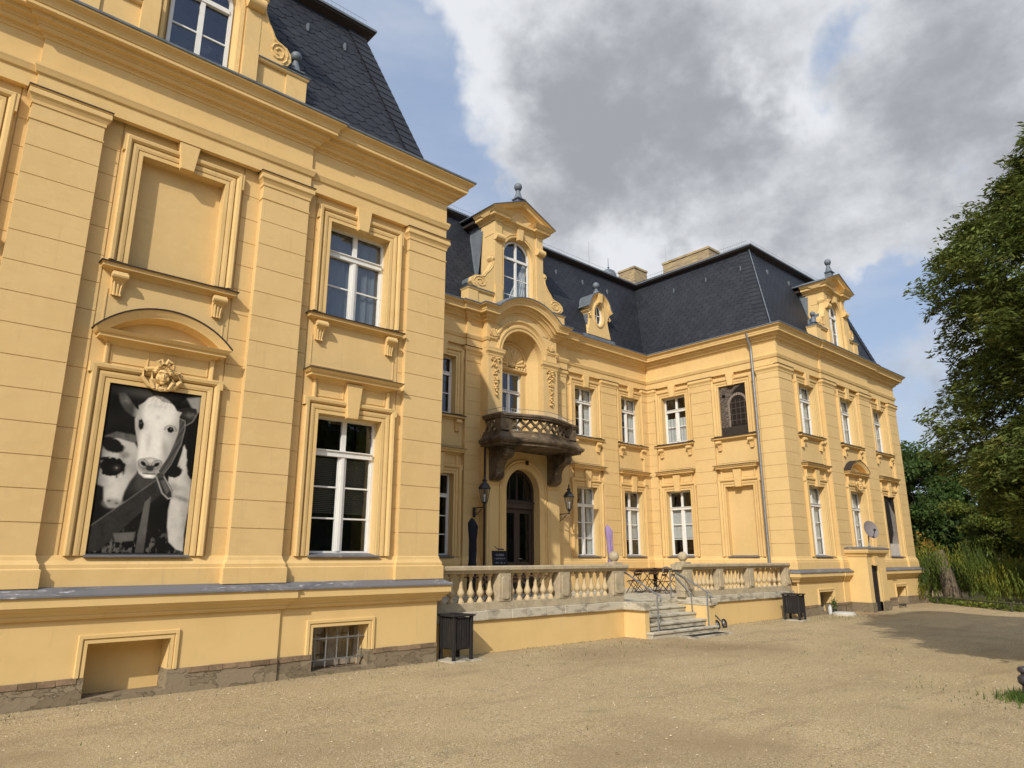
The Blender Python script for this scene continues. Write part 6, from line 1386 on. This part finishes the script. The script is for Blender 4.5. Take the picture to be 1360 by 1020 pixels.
    f = f*(1-.50*sm(.62, .79, U+.35*(V-.25)))*(1-.45*sm(.415, .345, U))            # the cheeks turn away
    f = f*(1-.30*G(.40, .24, .05, .08))*(1-.34*G(.68, .25, .07, .07))                # sockets
    f = f*(1-.22*G(.475, .33, .03, .12))*(1-.34*G(.655, .36, .035, .12, -.2))*(1-.22*G(.545, .175, .022, .03))
    f = f*(1-.20*np.abs(np.sin(U*55+6*n1+V*20))*sm(.17, .05, V))*(1-.16*G(.53, .105, .10, .02))
    f = f*(1-.30*sm(.44, .50, V)*np.abs(U-.53)/.10)
    g = lay(g, hd, f, .010)
    g = lay(g, Pg((.345, .205), (.375, .195), (.405, .225), (.40, .255), (.37, .265), (.350, .245)), .015, .010); g = g+.16*G(.372, .222, .006, .006)
    g = lay(g, Pg((.655, .238), (.685, .222), (.722, .228), (.735, .248), (.705, .262), (.67, .258)), .012, .008); g = g+.22*G(.70, .237, .006, .005); g = g*(1-.5*np.exp(-(np.abs(E(.695, .243, .062, .050))/.008)**2)*(V < .25))
    # muzzle
    mz = E(.525, .478, .132, .09); g = lay(g, mz, .34+.22*(n2-.5)+.22*G(.52, .445, .06, .03)-.1*sm(.47, .53, V), .018)
    g = g*(1-.75*np.exp(-(np.abs(mz)/.008)**2)*sm(.45, .42, V)*.6)
    for s_, c_ in ((-1, .452), (1, .592)): g = lay(g, E(c_, .468, .038, .022, -.7*s_), .012, .010); g = g*(1-.5*np.exp(-(np.abs(E(c_, .468, .06, .045, -.7*s_))/.008)**2))
    g = lay(g, Pg((.475, .475), (.575, .475), (.56, .505), (.53, .512), (.49, .505)), .035, .012); g = lay(g, np.abs((V-.527)*asp+1.1*(U-.525)**2)-.006+sm(.07, .10, np.abs(U-.525)), .03, .006); g = g+.22*G(.525, .54, .04, .012)
    # halter strap, buckle and bell
    st = Pg((.775, .165), (.845, .175), (.855, .23), (.83, .33), (.745, .46), (.665, .535), (.615, .505), (.695, .42), (.76, .32), (.785, .235)); g = lay(g, st, .035+.05*np.abs(np.sin((U*.9+V*.8)*70)), .006); g = g+.13*np.exp(-(np.abs(st)/.006)**2)
    bl = Pg((.595, .54), (.675, .520), (.80, .625), (.815, .665), (.755, .675), (.68, .64)); g = lay(g, bl, .03, .006); g = g+.40*np.exp(-(np.abs(bl+.008)/.008)**2)*(.5+.5*n2); g = lay(g, Pg((.655, .565), (.695, .555), (.765, .62), (.735, .645)), .10, .012); g = lay(g, E(.645, .53, .045, .03), .12*n2, .01)
    ed = np.minimum(np.minimum(U, 1-U), np.minimum(V, 1-V)*asp); g = np.clip(g, .004, .9)*(.6+.4*sm(0, .03, ed))
    return np.clip(g[..., None]*sepia, 0, 1)
picture(FA, 2.85-HW, 2.85+HW, 1.95, 4.405, -.075, 230, 430, cow, 'cow_poster', 'large black and white photo panel of a white-faced cow in a blind window')
def brickarch(U, V, asp):
    n1 = vnoise(U, V*asp, 24, 80); n2 = vnoise(U*1.0, V*asp*1.6, 16, 90); y = V*asp
    br = .5+.5*np.sign(np.sin(y*2*math.pi*17))*np.sin(U*2*math.pi*7+np.floor(y*17)*2.1); g = .06+.10*br*n1+.10*(n2 > .55)*n1
    d1 = np.hypot((U-.66)/.30, (np.minimum(V-.42, 0)*asp)/.34); inside = (np.abs(U-.66)/.30 < 1)*(V > .42)+(d1 < 1)*(V <= .42); rim = (np.abs(U-.66)/.36 < 1)*(V > .42)+(np.hypot((U-.66)/.38, (np.minimum(V-.42, 0)*asp)/.42) < 1)*(V <= .42)
    g = np.where(rim > 0, .16+.16*n1*(np.sin(np.arctan2((V-.45)*asp, U-.66)*30) > -.4), g); g = np.where(inside > 0, .018+.01*n1, g)
    g = np.where((U > .45)*(V < .22+.25*(U-.45)**.5*0+.20)*(V > .02)*(np.hypot((U-1.02)/.62, (V-.34)*asp/.56) < 1)*(rim == 0), .02, g)
    bars = (np.abs(np.mod(U-.5, .16)-.08) < .012)+(np.abs(np.mod(V-.3, .12)-.06) < .006); g = np.where((inside > 0)*(bars > 0)*(V > .3)*(V < .8), .07, g)
    g = np.where((V > .84), .03+.03*n1, g); g = np.where((np.hypot((U-.16)/.07, (V-.2)*asp/.06) < 1), .01, g)
    return np.clip(g[..., None]*np.array([1.0, .82, .66]), 0, 1)
picture(FC, 13.18-.56, 13.18+.56, 6.31, 8.17, -.125, 90, 150, brickarch, 'arch_poster', 'brown photo panel of an arched brick window, set high on the court wall', flip=True)
def horse(U, V, asp):
    n1 = vnoise(U, V*asp, 8, 120); n2 = vnoise(U, V*asp, 24, 130); g = .02+.02*n1
    s = poly_sd(U, V, [(.55, .10), (.75, .22), (.95, .30), (1.0, .55), (1.0, 1.0), (.35, 1.0), (.45, .75), (.62, .62), (.60, .35)], asp); a = 1-sm(-.03, .03, s); g = g*(1-a)+(.12+.22*n2+.25*sm(.6, 1.0, V))*a
    a = 1-sm(-.02, .02, poly_sd(U, V, [(.2, .80), (1.0, .80), (1, 1), (.15, 1)], asp)); g = g*(1-a)+(.45+.15*n1)*a
    return np.clip(g[..., None]*np.array([1.0, .9, .78]), 0, 1)
picture(FA, 31.85-.63, 31.85+.63, 1.95, 4.405, -.135, 60, 110, horse, 'tall_photo_panel', 'tall dark photo panel in the last ground floor opening of the far wing')

# ================================================================== TREES
def limb(m, p, q, r0, r1, wob=.12, n=5):
    p, q = Vector(p), Vector(q); pts = [p.lerp(q, i/n)+(Vector(rng.normal(size=3))*wob*(p-q).length*.15 if 0 < i < n else Vector((0, 0, 0))) for i in range(n+1)]
    m.tube([tuple(x) for x in pts], r0, 8, r1); return pts
def tree(name, label, cat, base, h, crown_c, crown_r, clumps, per, leaf, asp, mat, droop=0., trunk_r=.35, group=None, shape=None, clump_r=.7, shell=.55, lean=(0, 0)):
    t = thing(name, label, cat, base, group); B = Vector(base); C = Vector(crown_c); m = MB()
    topp = C+Vector((0, 0, crown_r[2]*.55)); pts = limb(m, B-Vector((0, 0, .2)), topp, trunk_r, trunk_r*.25, .1, 7)
    cen = []
    while len(cen) < clumps:
        d = unit(1)[0]; r_ = rng.uniform(shell, 1.0); p = np.array(C)+d*r_*np.array(crown_r)
        if shape is None or shape(p): cen.append(p)
    cen = np.array(cen)
    for c in cen[::max(1, len(cen)//26)]: k = rng.integers(2, 7); limb(m, pts[k], Vector(c), trunk_r*.28, .02, .3, 4)
    m.build('trunk', M['bark'], t, smooth=True)
    sz = clump_r*rng.uniform(.6, 1.35, len(cen)); idx = np.repeat(np.arange(len(cen)), per)
    P = cen[idx]+unit(len(idx))*(rng.uniform(0, 1, (len(idx), 1))**.45)*sz[idx][:, None]*np.array([1, 1, .62])
    leaves(P, leaf, asp, droop, 'crown', mat, t); return t, cen
# the dark conifer at the right edge: sprays of needles
bx_, by_ = 15.75, 1.05
t = thing('conifer_tree', 'tall dark olive conifer with dense drooping sprays at the right edge', 'tree', (bx_, by_, 0)); m = MB()
m.tube([(bx_, by_, -.1), (bx_+.05, by_, 3), (bx_, by_+.1, 7), (bx_, by_, 10.4)], .30, 10, .04)
Ps = []; D1 = []; D2 = []
def crown_rad(z): return 2.85*float(np.interp(z, [1.8, 2.5, 3.3, 4.2, 7.3, 8.2, 9.0, 9.9, 10.6], [.45, .70, 1.0, 1.08, 1.06, .92, .68, .38, .06]))
for i in range(7000):
    z = rng.uniform(1.8, 10.5) if i % 4 else rng.uniform(1.9, 4.0); Rr = crown_rad(z)
    az = rng.uniform(0, 2*math.pi); lump = 1+.10*math.sin(az*3+z*1.9)+.08*math.sin(az*5-z*3.1)+.05*math.sin(az*11+z*5); r_ = Rr*lump*rng.uniform(.35, 1.0)**.42
    tip = np.array([bx_+r_*math.cos(az), by_+r_*math.sin(az), z-.10*r_+rng.uniform(-.15, .15)])
    out = np.array([math.cos(az+rng.normal(0, .45)), math.sin(az+rng.normal(0, .45)), rng.uniform(-.7, .6)]); out /= np.linalg.norm(out)
    if i % 16 == 0: limb(m, (bx_, by_, max(1.9, z-.5)), tuple(tip-out*.25), .04, .010, .2, 4)
    side = np.cross(out, [0, 0, 1]); side /= np.linalg.norm(side); L = rng.uniform(.28, .62)
    nn = 66; s_ = rng.uniform(0, 1, nn); lat = rng.uniform(-1, 1, nn)*(1-s_*.75)*L*.50
    p = tip[None]-out[None]*L*(.5-s_[:, None])+side[None]*lat[:, None]; p[:, 2] += -.30*np.abs(lat)-.12*s_**2; p += rng.normal(0, .045, (nn, 3))
    dir_ = out[None]*.9+side[None]*np.sign(lat)[:, None]*.75+rng.normal(0, .25, (nn, 3)); dir_[:, 2] -= .18; dir_ /= np.linalg.norm(dir_, axis=1, keepdims=True)
    nb_ = np.cross(dir_, np.array([0, 0, 1.])+rng.normal(0, .55, (nn, 3))); nb_ /= np.linalg.norm(nb_, axis=1, keepdims=True)
    sc_ = rng.uniform(.035, .075, (nn, 1)); Ps.append(p); D1.append(nb_*sc_*.30); D2.append(dir_*sc_)
m.build('trunk', M['bark'], t, smooth=True)
soup('crown', np.concatenate(Ps), np.concatenate(D1), np.concatenate(D2), M['leafA'], t)

tree('broadleaf_tree', 'dark green broadleaf tree rising directly behind the right corner of the far wing', 'tree', (50, 17.5, 0), 10, (50, 17.2, 4.3), (6.2, 4.2, 4.9), 190, 520, .095, .6, M['leafB'], clump_r=1.05)
tree('broadleaf_tree', 'yellowing broadleaf tree behind the willow, in the gap left of the conifer', 'tree', (46, 7.6, 0), 8, (46, 7.3, 5.2), (5, 4.4, 4.2), 190, 520, .095, .65, M['leafC'], clump_r=.9)
tree('broadleaf_tree', 'dense dark broadleaf tree behind the conifer at the right edge', 'tree', (52, 3.5, 0), 12, (52, 4.6, 5.8), (6, 6.3, 5.6), 170, 420, .12, .6, M['leafB'], clump_r=1.15)
tree('broadleaf_tree', 'light yellow-green tree reaching across under the conifer crown', 'tree', (35, 5.4, 0), 8, (35, 5.7, 4.6), (2.6, 2.6, 2.7), 85, 520, .08, .65, M['leafC'], clump_r=.75)
tree('broadleaf_tree', 'small yellow-speckled tree right above the weeping willow', 'tree', (42, 8.9, 0), 6, (42, 9.0, 3.9), (2.8, 3.0, 2.3), 110, 480, .07, .65, M['leafC'], clump_r=.65, trunk_r=.2)
# willow
def willow(base, R_, H, n, label, mat, trunk=True, lean=0.):
    t = thing('willow_tree', label, 'tree', base, None); bx2, by2, _ = base; m = MB()
    m.tube([(bx2, by2, -.1), (bx2-.05, by2+.15, 1.0), (bx2+.1, by2+.35, 2.2), (bx2+.1, by2+.3, H*.8)], .40, 12, .10)
    P = []; D1_ = []; D2_ = []
    for i in range(n):
        az = rng.uniform(0, 6.283); r_ = R_*math.sqrt(rng.uniform(.08, 1))
        gap = trunk and abs((az-3.44+math.pi) % (2*math.pi)-math.pi) < .34
        x = bx2+r_*math.cos(az); y = by2+r_*math.sin(az); top = H*(1-.42*(r_/R_)**2)*rng.uniform(.72, 1.02); bot = (rng.uniform(1.2, 1.6) if gap else rng.uniform(.1, .5)+(.4 if r_ < R_*.4 else 0))
        if top < bot+.2: continue
        bot = bot
        k = int((top-bot)/.05); zz = np.linspace(top, bot, k); s_ = np.linspace(0, 1, k)
        xx = x+.35*np.cos(az)*s_**.6+rng.normal(0, .02, k)+.05*np.sin(zz*3+az); yy = y+.35*np.sin(az)*s_**.6+rng.normal(0, .02, k)
        P.append(np.stack([xx, yy, zz], 1)); d = rng.normal(0, .35, (k, 3)); d[:, 2] -= 1; d /= np.linalg.norm(d, axis=1, keepdims=True); b = np.cross(d, unit(k)); b /= np.linalg.norm(b, axis=1, keepdims=True)
        s2 = rng.uniform(.06, .11, (k, 1)); D1_.append(b*s2*.22); D2_.append(d*s2)
    m.build('trunk', M['bark'], t, smooth=True); soup('crown', np.concatenate(P), np.concatenate(D1_), np.concatenate(D2_), mat, t)
willow((36.6, 10.85, 0), 2.9, 2.7, 620, 'weeping willow with a leaning pale trunk beyond the gravel, right of the far wing', M['leafD'])
willow((39.5, 6.6, 0), 2.9, 2.6, 640, 'yellow weeping willow without visible trunk, left of the rail post', M['leafD'], trunk=False)
# little orange-leaved shrub at the corner of the house
t = thing('orange_shrub', 'small shrub with orange leaves at the right corner of the far wing', 'shrub', (38.5, 12.4, 0)); m = MB(); cl = []
for k in range(9): q = (38.5+rng.uniform(-.3, .3), 12.4+rng.uniform(-.25, .25), rng.uniform(1.9, 2.9)); limb(m, (38.5, 12.4, 0), q, .03, .008, .2, 4); cl.append(q)
m.build('stem', M['bark'], t); cl = np.array(cl); P = cl[rng.integers(0, 9, 260)]+rng.normal(0, .13, (260, 3)); leaves(P, .05, .5, name='foliage', mat=M['leafE'], parent=t)
# ground cover strip behind the rail and far undergrowth
P = np.stack([rng.uniform(0, 1, 9000), rng.uniform(-.5, .7, 9000), rng.uniform(0, .26, 9000)], 1); X_ = 33.9-9.5*P[:, 0]*1.0+P[:, 1]*1.0+.6; Y_ = 11.4-11.5*P[:, 0]-P[:, 1]*.6
Q = np.stack([X_+.7, Y_, P[:, 2]*rng.uniform(.2, 1, 9000)], 1)
o = leaves(Q, .055, .5, name='ground_cover', mat=M['leafC']); tag(o, 'low green ground cover with fallen leaves along the rail', 'ground cover', kind='stuff')
P = np.stack([rng.uniform(42, 60, 60000), rng.uniform(-8, 24, 60000), rng.uniform(0, 1, 60000)**1.5*4.0], 1); P[:, 0] += 4
o = leaves(P, .12, .6, name='undergrowth', mat=M['leafB']); tag(o, 'dark undergrowth filling the space between the far trees', 'undergrowth', kind='stuff')

# trees on the far side of the forecourt, behind the viewer: the window panes mirror them
P = np.concatenate([np.stack([rng.uniform(x-6, x+6, 2600), rng.uniform(-36, -30, 2600)+(x*.1 % 3), rng.uniform(0, 1, 2600)*h], 1) for x, h in [(x, rng.uniform(11, 16)) for x in range(-40, 96, 8)]])
P[:, 0] += rng.normal(0, .6, len(P)); o = leaves(P, .62, .7, name='park_wood', mat=M['leafB']); tag(o, 'dense row of park trees across the forecourt, mirrored in the panes', 'wood', kind='stuff')
